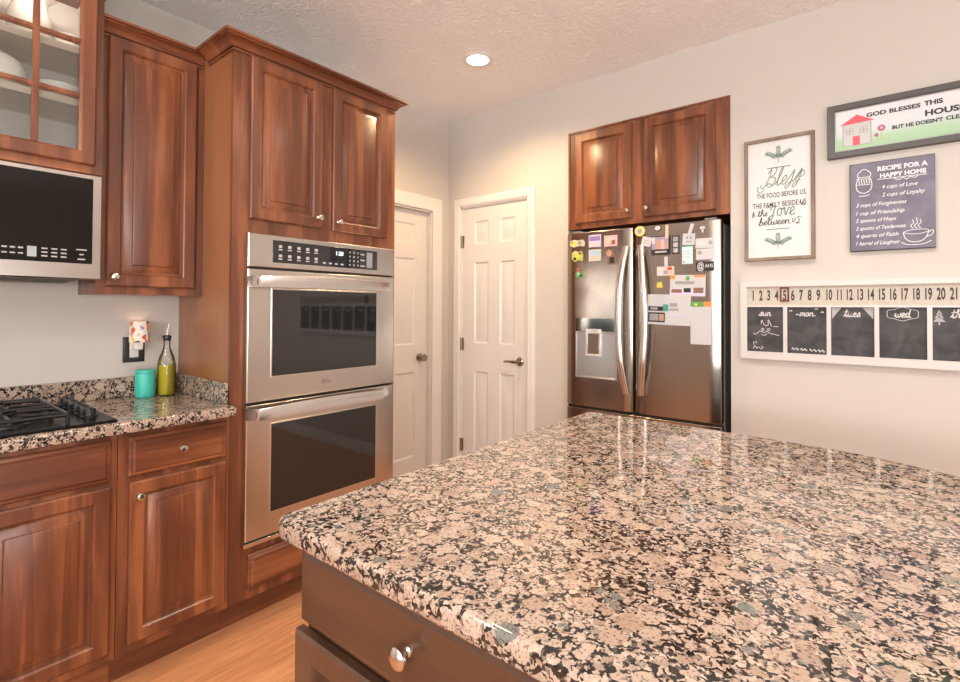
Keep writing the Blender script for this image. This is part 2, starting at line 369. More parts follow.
wn = struct(f.build('window_1', WHITE, smooth=0)); struct(MB().box(XR+.05, XR+.056, PY0+.05, PY1-.05, .08, PZ-.06).build('pane', PANE, wn, smooth=0))
f = MB()
for a, b in ((WX0, WX0+.06), (WX1-.06, WX1), ((WX0+WX1)/2-.03, (WX0+WX1)/2+.03)): f.box(a, b, YN-.09, YN-.02, WZ0, WZ1)
f.box(WX0, WX1, YN-.09, YN-.02, WZ0, WZ0+.06).box(WX0, WX1, YN-.09, YN-.02, WZ1-.06, WZ1)
wn = struct(f.build('window_2', WHITE, smooth=0)); struct(MB().box(WX0+.05, WX1-.05, YN-.06, YN-.054, WZ0+.05, WZ1-.05).build('pane', PANE, wn, smooth=0))

# baseboards
bbp = [(.0,0),(.014,0),(.014,.075),(.008,.095),(.0,.1)]
bb = MB()
for a, b in ((-1.848, NX0), (NX1, XR)): bb.sweep(bbp, [((a, BW), (0,-1)), ((b, BW), (0,-1))])
struct(bb.build('baseboard_back', WHITE))

# door casings and six-panel doors
CASE = [(.0,0),(.0,.010),(.012,.016),(.030,.013),(.048,.018),(.060,.014),(.063,.006),(.063,0)]   # (across, out)
def casing(name, x0, x1, z1, wdt, parent_loc, rz, jamb):
    k = wdt/.063; mb = MB(); R = []
    for px, pz, mx, mz in ((x0, 0, -1, 0), (x0, z1, -1, 1), (x1, z1, 1, 1), (x1, 0, 1, 0)):
        R.append([(px+mx*a*k, -o, pz+mz*a*k) for a, o in CASE])
    mb.rings(R)
    mb.box(x0-.004, x0+.012, 0, jamb, 0, z1).box(x1-.012, x1+.004, 0, jamb, 0, z1).box(x0, x1, 0, jamb, z1-.012, z1+.004)
    o = mb.build(name, WHITE); o.location = parent_loc; o.rotation_euler = (0,0,rz); return struct(o)
casing('trim_1', -2.52, -1.912, 2.062, .063, (0, BW, 0), 0, .11)
casing('trim_2', 1.93, 2.692, 2.024, .100, (DW, 0, 0), PI/2, .115)
PANEL = [(0,0),(.012,.008),(.020,.008),(.046,.0015)]
def six_panel(x0, x1, z0, z1, t, cols, rows):
    mb = MB(); xs = sorted({x0, x1, *[c for q in cols for c in q]}); zs = sorted({z0, z1, *[c for q in rows for c in q]})
    for i in range(len(xs)-1):
        for j in range(len(zs)-1):
            a, b, c, d = xs[i], xs[i+1], zs[j], zs[j+1]
            if (a, b) in cols and (c, d) in rows:
                mb.rings([[(a+q, y, c+q), (b-q, y, c+q), (b-q, y, d-q), (a+q, y, d-q)] for q, y in PANEL], cap0=False)
            else: mb.add([(a,0,c),(b,0,c),(b,0,d),(a,0,d)], [(0,1,2,3)])
    mb.add([(x0,0,z0),(x1,0,z0),(x1,0,z1),(x0,0,z1),(x0,t,z0),(x1,t,z0),(x1,t,z1),(x0,t,z1)], [(4,7,6,5),(0,4,5,1),(1,5,6,2),(2,6,7,3),(3,7,4,0)])
    return mb
ROWS = [(.22,.835),(1.042,1.640),(1.775,1.945)]
d1 = struct(six_panel(-2.507, -1.925, .008, 2.048, .035, [(-2.395,-2.262),(-2.160,-2.030)], ROWS).build('door_1', DOORW, smooth=20, loc=(0, BW+.012, 0)))
for z in (.275, 1.03, 1.80):
    hg = MB().tube([(-2.512,-.011,z-.048),(-2.512,-.011,z+.048)], .0075, 10).box(-2.512,-2.494,-.003,.002,z-.045,z+.045).build('hinge', BRASS, d1); hg['label'] = 'dark metal hinge'
hd = MB().lathe([(.001,.0),(.031,.0),(.032,.004),(.026,.010),(.014,.013),(.012,.045),(.001,.046)], (-1.981,0,.932), '-y')
hd.tube([(-1.981,-.046,.932),(-2.00,-.052,.932),(-2.035,-.054,.934),(-2.083,-.048,.930)], [.011,.011,.009,.007], 10)
hd.build('door_lever', DKNICKEL, d1)
d2 = struct(six_panel(1.945, 2.677, .008, 2.009, .035, [(2.055,2.25),(2.365,2.558)], [(.22,.835),(1.032,1.66),(1.765,1.915)]).build('door_2', DOORW, smooth=20))
d2.location = (DW-.038, 0, 0); d2.rotation_euler = (0,0,PI/2)
MB().lathe([(.001,0),(.031,0),(.031,.005),(.014,.010),(.012,.030),(.024,.038),(.028,.050),(.024,.062),(.001,.066)], (2.605,0,.936), '-y').build('door_knob', DKNICKEL, d2)

# ------------------------------------------------------------------ ceiling lights
def can_light(x, y, label, power=1.0, color=WARM):
    t = thing('recessed_light', label, 'ceiling light', (x, y, CZ), 0, 'recessed ceiling lights')
    MB().lathe([(.064,-.001),(.086,-.001),(.088,-.004),(.080,-.009),(.064,-.007)], n=40, cap0=False, cap1=False).build('trim_ring', WHITE, t)
    MB().lathe([(.001,-.0035),(.0645,-.0035),(.0645,-.001),(.001,-.001)], n=40).build('lens', plain('lamp_lens', (1,.93,.82), .4, emit=9), t)
    l = bpy.data.lights.new('downlight', 'SPOT'); l.energy = CAN_POWER*8*power; l.color = color; l.spot_size = math.radians(150); l.spot_blend = .7; l.shadow_soft_size = .065
    o = bpy.data.objects.new('downlight', l); COL.objects.link(o); o.parent = t; o.location = (0,0,-.03)
can_light(-1.84, 2.236, 'round recessed ceiling light glowing white above the corner with the two doors', 1.0, (1, .68, .36))
can_light(-1.45, .10, 'round recessed ceiling light above the aisle beside the cooktop, out of the picture', .5)
can_light(-.6, -1.1, 'round recessed ceiling light behind the viewpoint, near the window wall', .6)
can_light(-.35, 1.65, 'round recessed ceiling light above the far end of the granite island')
can_light(1.6, 1.3, 'round recessed ceiling light over the open floor right of the island')

# ------------------------------------------------------------------ cabinet parts
RP = [(0,.020),(0,.005),(.005,0),(.043,0),(.046,.0025),(.049,.006),(.051,.013),(.057,.014),(.060,.012),(.084,.005),(.0855,.0015),(.089,.0)]
RPN = [(0,.020),(0,.005),(.005,0),(.047,0),(.050,.0025),(.053,.006),(.055,.013),(.061,.014),(.064,.012),(.090,.005),(.0915,.0015),(.095,.0)]
DF = [(0,.020),(0,.009),(.004,.006),(.012,.005),(.018,0)]
def knob(p, x, z, y, r=.0155, name='knob'):
    k = MB().lathe([(.0085,-.004),(.008,.003),(.0055,.006),(.0055,.013),(.011,.017),(r,.021),(r*.97,.025),(r*.75,.029),(.004,.031),(.0005,.031)], (x,y,z), '-y', 20).build(name, NICKEL, p)
    k['label'] = 'round brushed nickel knob'; return k
def cab_door(t, x0, x1, z0, z1, yf, kx=None, kz=None, m=WOOD, prof=RP):
    d = MB().door(x0, x1, z0, z1, yf, prof).build('door', m, t, smooth=25)
    if kx is not None: knob(d, kx, kz, yf)
    return d
def drawer(t, x0, x1, z0, z1, yf, kx=None, m=WOODH, kz=None):
    d = MB().door(x0, x1, z0, z1, yf, DF).build('drawer', m, t, smooth=25)
    if kx is not None: knob(d, kx, kz or (z0+z1)/2, yf)
    return d
def frame_front(mb, x0, x1, z0, z1, y0, y1, holes):
    """face frame with rectangular holes (x0,x1,z0,z1)"""
    xs = sorted({x0, x1, *[q for h in holes for q in h[:2]]}); zs = sorted({z0, z1, *[q for h in holes for q in h[2:]]})
    for i in range(len(xs)-1):
        for j in range(len(zs)-1):
            cx, cz = (xs[i]+xs[i+1])/2, (zs[j]+zs[j+1])/2
            if not any(h[0] < cx < h[1] and h[2] < cz < h[3] for h in holes): mb.box(xs[i], xs[i+1], y0, y1, zs[j], zs[j+1])
CROWN = [(.0,0),(.008,0),(.008,.007),(.003,.008),(.003,.013),(.012,.014),(.017,.024),(.028,.037),(.041,.043),(.046,.044),(.046,.049),(.056,.050),(.056,.060),(.0,.060)]
def crown(t, pts, z, m=WOODH):
    """pts: ((x,y),(mx,my))"""
    prof = [(o, z+u) for o, u in CROWN]; return MB().sweep(prof, pts).build('crown_moulding', m, t, smooth=30)

# left run: local x = world Y - y0, local y = KW - world X (front is -y)
LY = lambda X: KW - X
R90 = PI/2
YF, YD = LY(-2.04), LY(-2.02)                # face frame plane, door plane
# --- cooktop base cabinet
A0 = -.20
t = thing('base_cabinet', 'reddish brown base cabinet under the black cooktop, at the left edge', 'cabinet', (KW, A0, 0), R90, 'base cabinets along the left wall')
wA = .762
b = MB().box(.001, wA-.001, YF+.018, -.005, .11, .872); b.box(.001, wA-.001, YF+.001, YF+.018, .11, .872)
b.build('body', WOOD, t, smooth=0)
MB().box(0, wA-.0005, LY(-2.10), LY(-2.10)+.018, 0, .11).build('toe_kick', WOODH, t, smooth=0)
for x0, x1 in ((.02, .370), (.392, .741)):
    drawer(t, x0, x1, .713, .850, YD)
for x0, x1, kx in ((.02, .370, .343), (.392, .741, .419)): cab_door(t, x0, x1, .142, .696, YD, kx, .646)
# --- narrow base cabinet
t = thing('base_cabinet', 'narrow reddish brown base cabinet between the cooktop and the wall oven', 'cabinet', (KW, .562, 0), R90, 'base cabinets along the left wall')
MB().box(.001, .3735, YF+.001, -.005, .11, .872).build('body', WOOD, t, smooth=0)
MB().box(0, .3735, LY(-2.10), LY(-2.10)+.018, 0, .11).build('toe_kick', WOODH, t, smooth=0)
drawer(t, .030, .356, .716, .850, YD, .193)
cab_door(t, .032, .356, .142, .695, YD, .059, .646)
# --- oven tower
UF, UD = LY(-2.32), LY(-2.30)
TY, TW = .936, .852
t = thing('tall_oven_cabinet', 'tall reddish brown cabinet holding the steel double oven, crown moulding on top', 'cabinet', (KW, TY, 0), R90)
MB().box(0, .018, YF+.02, -.001, .11, 2.36).build('side_panel', WOODSIDE, t, smooth=0)
MB().box(TW-.018, TW, YF+.02, -.001, .11, 2.36).build('side_panel', WOODSIDE, t, smooth=0)
OV = (.064, .806, .336, 1.600)               # opening for the oven
fr = MB(); frame_front(fr, 0, TW, .11, 2.36, YF, YF+.02, [(.075, .795, .345, 1.590)])
fr.box(.018, TW-.018, YF+.02, -.005, 1.62, 1.64).box(.018, TW-.018, YF+.02, -.005, .31, .33).box(.018, TW-.018, -.012, -.005, .11, 2.34).box(.018, TW-.018, YF+.02, -.005, 2.34, 2.36)
fr.build('body', WOOD, t, smooth=0)
MB().box(.0005, TW, LY(-2.10), LY(-2.10)+.018, 0, .11).build('toe_kick', WOODH, t, smooth=0)
cab_door(t, .066, .401, 1.664, 2.334, YD, .380, 1.709)
cab_door(t, .459, .783, 1.660, 2.334, YD, .487, 1.703)
drawer(t, .076, .770, .148, .292, YD)
crown(t, [((0, UF-.0575), (-1,0)), ((0, YF), (-1,-1)), ((TW-.010, YF), (1,-1)), ((TW-.010, -.001), (1,0))], 2.334)
# --- narrow upper cabinet
UF, UD = LY(-2.32), LY(-2.30)
t = thing('upper_cabinet', 'narrow tall reddish brown wall cabinet between the microwave and the oven tower', 'cabinet', (KW, .559, 0), R90)
MB().box(.0008, .3755, UF, -.001, 1.347, 2.36).build('body', WOOD, t, smooth=0)
MB().box(.352, .3762, UF-.010, UF, 1.347, 2.33).build('filler_strip', WOOD, t, smooth=0)
cab_door(t, .028, .343, 1.377, 2.342, UD, .052, 1.414)
crown(t, [((.0008, UF), (0,-1)), ((.376, UF), (0,-1))], 2.334)
# --- glass-fronted cabinet over the microwave
GF, GD = LY(-2.26), LY(-2.24)
GW = .762
t = thing('glass_cabinet', 'wall cabinet with glazed grid door above the microwave, white crockery inside', 'cabinet', (KW, A0, 0), R90)
INT = plain('cabinet_interior', (.76,.72,.68), .5)
b = MB().box(0, .016, GF+.02, 0, 1.783, 2.52).box(GW-.003-.016, GW-.003, GF+.02, 0, 1.783, 2.52).box(.016, GW-.019, GF+.02, 0, 2.505, 2.52).box(.016, GW-.019, GF+.02, 0, 1.783, 1.800)
frame_front(b, 0, GW-.003, 1.783, 2.52, GF, GF+.02, [(.035, .356, 1.82, 2.48), (.406, .724, 1.82, 2.48)])
b.build('body', WOOD, t, smooth=0)
b = MB().box(.016, GW-.019, -.012, -.002, 1.800, 2.505).box(.0161, .018, GF+.021, -.012, 1.80, 2.505).box(GW-.021, GW-.0191, GF+.021, -.012, 1.80, 2.505).box(.016, GW-.019, GF+.021, -.012, 1.8001, 1.803)
b.build('lining', INT, t, smooth=0)
SHELF = wood('pale_maple', [(.66,.55,.44), (.72,.62,.51), (.78,.68,.58)], scale=(1.3,14,14))
SZ = (2.054, 2.246)
for z in SZ: MB().box(.02, GW-.023, GF+.035, -.013, z-.024, z).build('shelf', SHELF, t, smooth=0)
def glass_door(x0, x1):
    z0, z1 = 1.812, 2.492; s = .049; mb = MB()
    R = [(0,.020),(0,.004),(.004,0),(s-.008,0),(s-.003,.004),(s,.006),(s,.020)]
    rr = [[(x0+i, GD+d, z0+i), (x1-i, GD+d, z0+i), (x1-i, GD+d, z1-i), (x0+i, GD+d, z1-i)] for i, d in R]
    mb.rings(rr, False, False); n = len(mb.v); mb.f += [(0,1,n-3,n-4)[::-1],(1,2,n-2,n-3)[::-1],(2,3,n-1,n-2)[::-1],(3,0,n-4,n-1)[::-1]]
    d = mb.build('door', WOOD, t, smooth=25)
    mu = MB(); xm = (x0+x1)/2; hz = [z0+s+(z1-z0-2*s)*k/3 for k in (1, 2)]
    def bar(a, b, vert):
        for w_, y0, y1 in ((.0095, GD+.006, GD+.016), (.005, GD+.0025, GD+.006)):
            if vert: mu.box(a-w_, a+w_, y0, y1, z0+s, z1-s)
            else: mu.box(x0+s, xm-w_, y0, y1, a-w_, a+w_); mu.box(xm+w_, x1-s, y0, y1, a-w_, a+w_)
    bar(xm, 0, True)
    for z in hz: bar(z, 0, False)
    mu.build('muntins', WOOD, d, smooth=0)
    MB().box(x0+s-.004, x1-s+.004, GD+.016, GD+.019, z0+s-.004, z1-s+.004).build('pane', PANE, d, smooth=0)
    return d
d_ = glass_door(.020, .364); knob(d_, .340, 1.86, GD)
d_ = glass_door(.398, .735)
crown(t, [((0, -.001), (-1,0)), ((0, GF), (-1,-1)), ((GW-.003, GF), (1,-1)), ((GW-.003, -.001), (1,0))], 2.495)

puck = MB().lathe([(.001,2.498),(.030,2.498),(.030,2.504),(.001,2.504)], (.57, GF+.052, 0), n=24).build('added_fill_disc', plain('added_disc_glow', (1,.95,.88), .4, emit=4), t)  # added glowing disc, an invented fixture for the fill lamp below
pl = bpy.data.lights.new('added_cabinet_fill', 'POINT'); pl.energy = 1.7; pl.color = (1, .90, .78); pl.shadow_soft_size = .02  # added fill lamp that brightens the shelves and crockery
po = bpy.data.objects.new('added_cabinet_fill', pl); COL.objects.link(po); po.parent = t; po.location = (.57, GF+.030, 2.47)
# --- crockery behind the glass
def crock(name, label, cat, mb, y, X, z, extra=None):
    o = mb.build(name, CERAMIC, smooth=50); o.location = (X, y, z); tag(o, label, cat, 'white crockery in the glass cabinet'); return o
bowl = [(.001,.004),(.03,.0),(.032,.006),(.055,.03),(.072,.06),(.080,.085),(.077,.085),(.068,.058),(.05,.034),(.02,.012),(.001,.01)]
crock('serving_dome', 'white rounded lidded dish on the lower glass cabinet shelf, by the centre muntin', 'dish',
      MB().lathe([(.001,.0),(.072,.0),(.083,.012),(.086,.035),(.082,.070),(.070,.100),(.046,.118),(.018,.122),(.013,.128),(.017,.135),(.008,.141),(.001,.142)], n=32), .285, -2.40, SZ[0]+.0005)
crock('serving_bowl', 'shallow white bowl on the lower glass cabinet shelf, right of the lidded dish', 'bowl',
      MB().lathe([(.001,.004),(.040,.0),(.044,.004),(.068,.034),(.075,.056),(.072,.056),(.044,.012),(.001,.010)], n=32), .457, -2.39, SZ[0]+.0005)
pitch = thing('pitcher', 'white pitcher with a pouring lip on the upper glass cabinet shelf', 'pitcher', (-2.42, .375, SZ[1]+.0005), 0, 'white crockery in the glass cabinet')
pm = MB(); R = []
for r, h, lip in ((.001,.0,0),(.045,.0,0),(.055,.02,0),(.068,.06,0),(.064,.10,0),(.050,.14,0),(.046,.165,.004),(.056,.19,.022),(.051,.188,.020),(.042,.165,.003),(.045,.14,0),(.001,.13,0)):
    R.append([(r*math.cos(a)*1.0, r*math.sin(a)+lip*max(0, math.sin(a))**6, h) for a in [2*PI*i/28 for i in range(28)]])
pm.rings(R).build('body', CERAMIC, pitch, smooth=50)
MB().tube([(0,-.047,.16),(0,-.075,.165),(0,-.095,.13),(0,-.088,.08),(0,-.066,.05)], .007, 10).build('handle', CERAMIC, pitch, smooth=60)
crock('teacup', 'small white cup on the upper glass cabinet shelf, right of the pitcher', 'cup', MB().lathe([(.001,.0),(.028,.0),(.030,.006),(.042,.035),(.047,.07),(.044,.07),(.038,.036),(.02,.01),(.001,.008)], n=28), .490, -2.41, SZ[1]+.0005)

# --- microwave
MF = LY(-2.25)
t = thing('microwave', 'stainless steel over-range microwave with a black glass front, below the glass cabinet', 'microwave', (KW, A0, 0), R90)
MB().box(.002, .758, MF+.03, -.001, 1.405, 1.781).build('body', STEELD, t, smooth=0)
mb = MB().door(.002, .760, 1.397, 1.779, MF, [(0,.03),(0,.004),(.004,0),(.020,0)])
mb.build('door', STEEL, t, smooth=25)
MB().box(.030, .732, MF-.0025, MF+.004, 1.453, 1.762).build('glass_front', BLACKM, t, bevel=.002)
e = MB()
y_ = MF-.0031
for i in range(7):
    for j in range(2): e.box(.30+i*.026, .312+i*.026, y_, y_+.0004, 1.473+j*.018, 1.479+j*.018).mark()
for i in range(3):
    for j in range(3): e.box(.590+i*.026, .606+i*.026, y_, y_+.0004, 1.470+j*.013, 1.4745+j*.013).mark()
for j, wd in ((0,.022),(1,.012),(2,.030)): e.box(.700-wd/2, .700+wd/2, y_, y_+.0004, 1.466+j*.017, 1.4705+j*.017).mark()
for i in range(3): e.box(.490+i*.02, .503+i*.02, y_, y_+.0004, 1.475, 1.479).mark(); e.box(.490+i*.02, .503+i*.02, y_, y_+.0004, 1.493, 1.498).mark()
e.build_each('key_marking', MARK, t)
MB().box(.553, .577, y_, y_+.0004, 1.468, 1.503).build('display', plain('pale_display', (.36,.41,.44), .4), t, smooth=0)
v = MB().box(.05, .70, MF+.05, -.03, 1.392, 1.405)
for i in range(2): v.box(.08+i*.32, .36+i*.32, MF+.08, MF+.2, 1.386, 1.392)
v.build('vent_grille', plain('vent_grey', (.10,.095,.09), .5), t, bevel=.002)

# --- double wall oven
OF = LY(-2.01)
t = thing('double_wall_oven', 'stainless steel double wall oven with two black glass doors and bar handles', 'oven', (KW, TY, 0), R90)
MB().box(.080, .790, YF+.002, LY(-2.50), .350, 1.585).build('body', STEELD, t, smooth=0)
MB().box(.062, .828, YF-.006, YF-.001, .335, 1.604).build('mounting_flange', plain('oven_gap', (.02,.018,.017), .6), t, smooth=0)
OX0, OX1 = .053, .825
mb = MB().door(OX0, OX1, 1.466, 1.604, OF, [(0,.022),(0,.003),(.003,0),(.030,0)]).build('control_panel', STEEL, t, smooth=25)
MB().box(.157, .712, OF-.002, OF+.003, 1.489, 1.583).build('touch_glass', BLACKG, mb, bevel=.001)
e = MB(); y_ = OF-.0026
for i in range(5):
    for j in range(2):
        x = .190+i*.043; z = 1.552-j*.040
        e.box(x-.0075, x+.0075, y_, y_+.0004, z, z+.012); e.box(x-.009, x+.009, y_, y_+.0004, z-.010, z-.005).mark()
for i in range(4): x = .405+i*.032; e.box(x-.008, x+.008, y_, y_+.0004, 1.500, 1.507).mark()
for i in range(3):
    for j in range(4): x = .545+i*.024; z = 1.565-j*.020; e.box(x-.003, x+.003, y_, y_+.0004, z-.005, z+.004).mark()
for j in range(3): z = 1.560-j*.028; e.box(.608, .632, y_, y_+.0004, z-.003, z+.003).mark()
e.build_each('key_marking', MARK, mb)
MB().box(.645, .680, y_, y_+.0004, 1.497, 1.573).build('keypad_block', MARKD, mb, smooth=0)
e = MB(); text(e, '1:20', .468, 1.545, .026, y_-.0001, bold=.01); e.build('clock_digits', DISPL, mb, smooth=0)
def oven_door(z0, z1, wz0, wz1, hz, logo):
    d = MB().door(OX0, OX1, z0, z1, OF, [(0,.022),(0,.003),(.003,0),(.030,0)]).build('oven_door', STEEL, t, smooth=25)
    MB().door(.152, .716, wz0-.005, wz1+.005, OF-.0015, [(0,.006),(0,.001),(.001,0),(.006,0),(.006,.002)]).build('window_rim', STEELP, d)
    MB().box(.158, .710, OF-.001, OF+.004, wz0, wz1).build('window', BLACKG, d, smooth=0)
    # bowed bar handle: flat face, rounded lower edge, ends curl back to the door
    R = []
    for k in range(25):
        u = k/24; x = OX0-.004 + u*(.730); e_ = min(u, 1-u)
        out = .052*min(1, (e_/.05))**.5 + .004 if e_ > 0 else .004
        hgt = .024 + .004*math.sin(PI*u); dz = .006*math.sin(PI*u)
        y0 = OF - out
        sec = [(0,.9),(.10,1.0),(.4,.85),(.55,.2),(.5,-.35),(.15,-.85),(0,-.9)]
        thick = .020 if e_ > .03 else .012
        R.append([(x, y0+a*thick, hz+dz+c*hgt) for a, c in sec])
    h_ = MB().rings(R)
    for x in (OX0+.03, OX0+.68): h_.box(x-.012, x+.012, OF-.05, OF+.001, hz-.012, hz+.012)
    h_.build('handle', STEELP, d, smooth=40)
    if logo:
        g = MB(); n = 20; cx, cz = .408, .963
        g.disc(cx, cz, .0095, OF-.0004); g2 = MB(); g2.box(cx-.001, cx+.001, OF-.0009, OF-.0006, cz-.005, cz+.005).box(cx, cx+.005, OF-.0009, OF-.0006, cz-.006, cz-.004).disc(cx-.004, cz+.003, .0016, OF-.0008)
        g.build('emblem', plain('emblem_plum', (.30,.10,.13), .4), d, smooth=0); g2.build('emblem_mark', MARK, d, smooth=0)
        e = MB(); text(e, 'LG', cx+.013, cz-.0075, .021, OF-.0005, bold=.015); e.build('emblem_letters', plain('emblem_grey', (.22,.20,.20), .4), d, smooth=0)
    return d
oven_door(.910, 1.457, 1.010, 1.375, 1.402, True)
oven_door(.352, .900, .447, .812, .866, False)
MB().box(OX0-.004, OX1+.004, OF+.004, OF+.020, .328, .344).build('bottom_trim', STEEL, t, bevel=.001)

# ------------------------------------------------------------------ left counter, splash, cooktop
def edge_slab(pts, z0, z1, r=.008):
    """horizontal slab with eased edges; pts counter-clockwise"""
    P = [Vector(p) for p in pts]; n = len(P); nr = []
    for i in range(n):
        a, b, c = P[i-1], P[i], P[(i+1) % n]; d1 = (b-a).normalized(); d2 = (c-b).normalized()
        n1 = Vector((d1.y, -d1.x)); n2 = Vector((d2.y, -d2.x)); mm = (n1+n2); mm = mm/max(.3, mm.dot(n1)); nr.append(mm)
    rings = []
    for ins, z in ((r*1.2, z0), (r*.3, z0+r*.35), (0, z0+r*1.1), (0, z1-r*1.3), (r*.12, z1-r*.7), (r*.5, z1-r*.2), (r*1.2, z1), (r*1.2+.0015, z1), (r*1.2+.006, z1)):
        rings.append([(p.x-q.x*ins, p.y-q.y*ins, z) for p, q in zip(P, nr)])
    return MB().rings(rings)
CF = -1.98
t = thing('countertop', 'brown speckled granite countertop along the left wall around the cooktop', 'countertop', (KW, 0, 0))
dx = lambda X: X-KW
cc = edge_slab([(dx(CF), A0), (dx(CF), .933-.0), (dx(-2.043), .9345), (dx(-2.558), .9345), (dx(-2.558), A0)], .8735, .914)
cc.build('slab', GRANITE, t, smooth=40)
MB().box(dx(-2.5585), dx(-2.538), A0, .9345, .9145, .998).build('backsplash', GRANITE, t, bevel=.003)
MB().box(dx(-2.5375), dx(-2.05), .9145, .9348, .9145, .998).build('side_splash', GRANITE, t, bevel=.003)
# cooktop
t = thing('gas_cooktop', 'black gas cooktop with iron grates set into the left granite counter', 'cooktop', (KW, 0, .914))
gx0, gx1 = dx(-2.505), dx(-2.003)
MB().box(gx0, gx1, A0+.01, .552, .0003, .009).build('glass_top', plain('black_enamel', (.008,.008,.008), .25, 0, .06), t, bevel=.004)
burn = [(dx(-2.38), .30), (dx(-2.14), .30), (dx(-2.38), -.06), (dx(-2.14), -.06)]
for x, y in burn:
    MB().lathe([(.001,.009),(.052,.009),(.050,.016),(.040,.018),(.040,.023),(.036,.027),(.001,.028)], (x,y,0), n=24).build('burner', IRON, t)
def grate(y0, y1):
    mb = MB(); x0, x1 = gx0+.035, gx1-.035; z = .040
    for x in (x0, x1): mb.tube([(x, y0, z), (x, y1, z)], .0065, 8)
    for y in (y0, y1): mb.tube([(x0, y, z), (x1, y, z)], .0065, 8)
    mb.tube([((x0+x1)/2, y0, z), ((x0+x1)/2, y1, z)], .0065, 8)
    ym = (y0+y1)/2
    for x in (x0+.055, x0+.155, x1-.155, x1-.055): mb.tube([(x, y0, z), (x, y0+.10, z+.003)], .0055, 8); mb.tube([(x, y1, z), (x, y1-.10, z+.003)], .0055, 8)
    for bx in (burn[0][0], burn[1][0]):
        for s in (-1, 1): mb.tube([(bx+s*.11, ym, z), (bx+s*.03, ym, z+.004)], .0055, 8)
    for x in (x0, x1, (x0+x1)/2):
        for y in (y0, y1): mb.tube([(x, y, .0092), (x, y, z)], .006, 8)
    return mb.build('grate', IRON, t)
grate(.150, .425); grate(-.165, .130)
for i in range(5):
    x = dx(-2.44)+i*.078
    k = MB().lathe([(.024,.009),(.024,.013),(.019,.015),(.0175,.034),(.015,.038),(.001,.039)], (x, .503, 0), n=20)
    k.box(x-.0175, x+.0175, .500, .506, .036, .0425); k.build('control_knob', BLACK, t)

# ------------------------------------------------------------------ things on the left counter
CT = .9143
t = thing('canister', 'round turquoise canister on the counter below the outlet', 'canister', (-2.468, .775, CT))
TEAL = plain('turquoise', (.055,.50,.40), .38)
MB().lathe([(.001,.0),(.033,.0),(.036,.004),(.037,.012),(.037,.100),(.036,.104),(.001,.105)], n=40).build('body', TEAL, t, smooth=45)
MB().lathe([(.0365,.1045),(.0375,.106),(.0375,.113),(.034,.117),(.001,.1175)], n=40).build('lid', TEAL, t, smooth=45)
t = thing('oil_bottle', 'clear glass bottle half full of yellow olive oil with a steel pourer', 'bottle', (-2.452, .851, CT))
def bottle_glass():
    m, nt, b = new_mat('bottle_glass'); b.inputs['Base Color'].default_value = (.93,.96,.93,1); b.inputs['Roughness'].default_value = .02
    b.inputs['Transmission Weight'].default_value = 1; b.inputs['IOR'].default_value = 1.15; return m
BG = thin_glass('bottle_glass', (.98,.99,.97))
MB().lathe([(.001,.001),(.030,.0),(.034,.004),(.035,.012),(.035,.120),(.034,.140),(.029,.165),(.019,.192),(.0135,.208),(.0125,.235),(.0145,.237),(.0145,.246),(.0118,.247)], n=32, cap1=False).build('glass', BG, t, smooth=60)
OIL = plain('olive_oil', (.50,.42,.015), .12, coat=.4)
MB().lathe([(.001,.004),(.030,.004),(.0325,.010),(.0325,.134),(.001,.134)], n=32).build('oil', OIL, t, smooth=45)
sp_ = MB().lathe([(.001,.238),(.0115,.238),(.0125,.248),(.017,.249),(.017,.257),(.010,.262),(.001,.262)], n=20)
sp_.build('stopper', BLACK, t)
MB().tube([(0,0,.26),(0,.002,.285),(0,.008,.312)], [.0035,.0032,.0026], 8).tube([(.006,-.006,.26),(.006,-.007,.292)], .0018, 6).build('pourer', STEELP, t)

# outlet and plug-in lamp
t = thing('outlet', 'bronze outlet plate with a white socket on the wall above the canister', 'outlet', (KW, .758, 1.113), R90)
MB().door(-.041, .041, -.055, .055, -.006, [(0,.006),(0,.003),(.006,0),(.012,0)]).build('cover_plate', plain('bronze_plate', (.035,.032,.034), .35, .3), t, bevel=.001)
MB().box(-.017, .017, -.008, -.005, -.034, .034).build('socket', WHITE, t, bevel=.002)
t = thing('night_light', 'plug-in night light with a patterned fabric shade on the bronze outlet', 'lamp', (KW, .766, 1.135), R90)
MB().box(-.016, .016, -.042, -.0085, -.022, .012).lathe([(.010,.012),(.010,.05),(.001,.05)], (0,-.040,0), n=16).build('plug', plain('white_plug', (.82,.82,.80), .35), t, bevel=.004)
def shade_mat():
    m, nt, b = new_mat('patterned_shade'); L = nt.links.new
    tc = N(nt, 'ShaderNodeTexCoord'); mp = N(nt, 'ShaderNodeMapping'); mp.inputs['Scale'].default_value = (70,70,42); L(tc.outputs['Object'], mp.inputs[0])
    v = N(nt, 'ShaderNodeTexVoronoi', Scale=1.0); L(mp.outputs[0], v.inputs['Vector']); s = N(nt, 'ShaderNodeSeparateColor'); L(v.outputs['Color'], s.inputs[0])
    r = ramp(nt, [(0,(.75,.70,.62)),(.36,(.75,.70,.62)),(.37,(.62,.10,.04)),(.5,(.70,.22,.03)),(.62,(.05,.05,.05)),(.74,(.75,.70,.62)),(.86,(.35,.25,.40)),(.95,(.80,.50,.10))], 'CONSTANT'); L(s.outputs[0], r.inputs[0])
    L(r.outputs[0], b.inputs['Base Color']); b.inputs['Roughness'].default_value = .7; L(r.outputs[0], b.inputs['Emission Color']); b.inputs['Emission Strength'].default_value = .15
    return m
R = []
for r, z in ((.037,.012),(.037,.100),(.0355,.100),(.0355,.012)):
    R.append([(r*math.cos(2*PI*i/32), -.042+r*math.sin(2*PI*i/32), z) for i in range(32)])
R.append(R[0]); MB().rings(R, False, False).build('shade', shade_mat(), t, smooth=45)
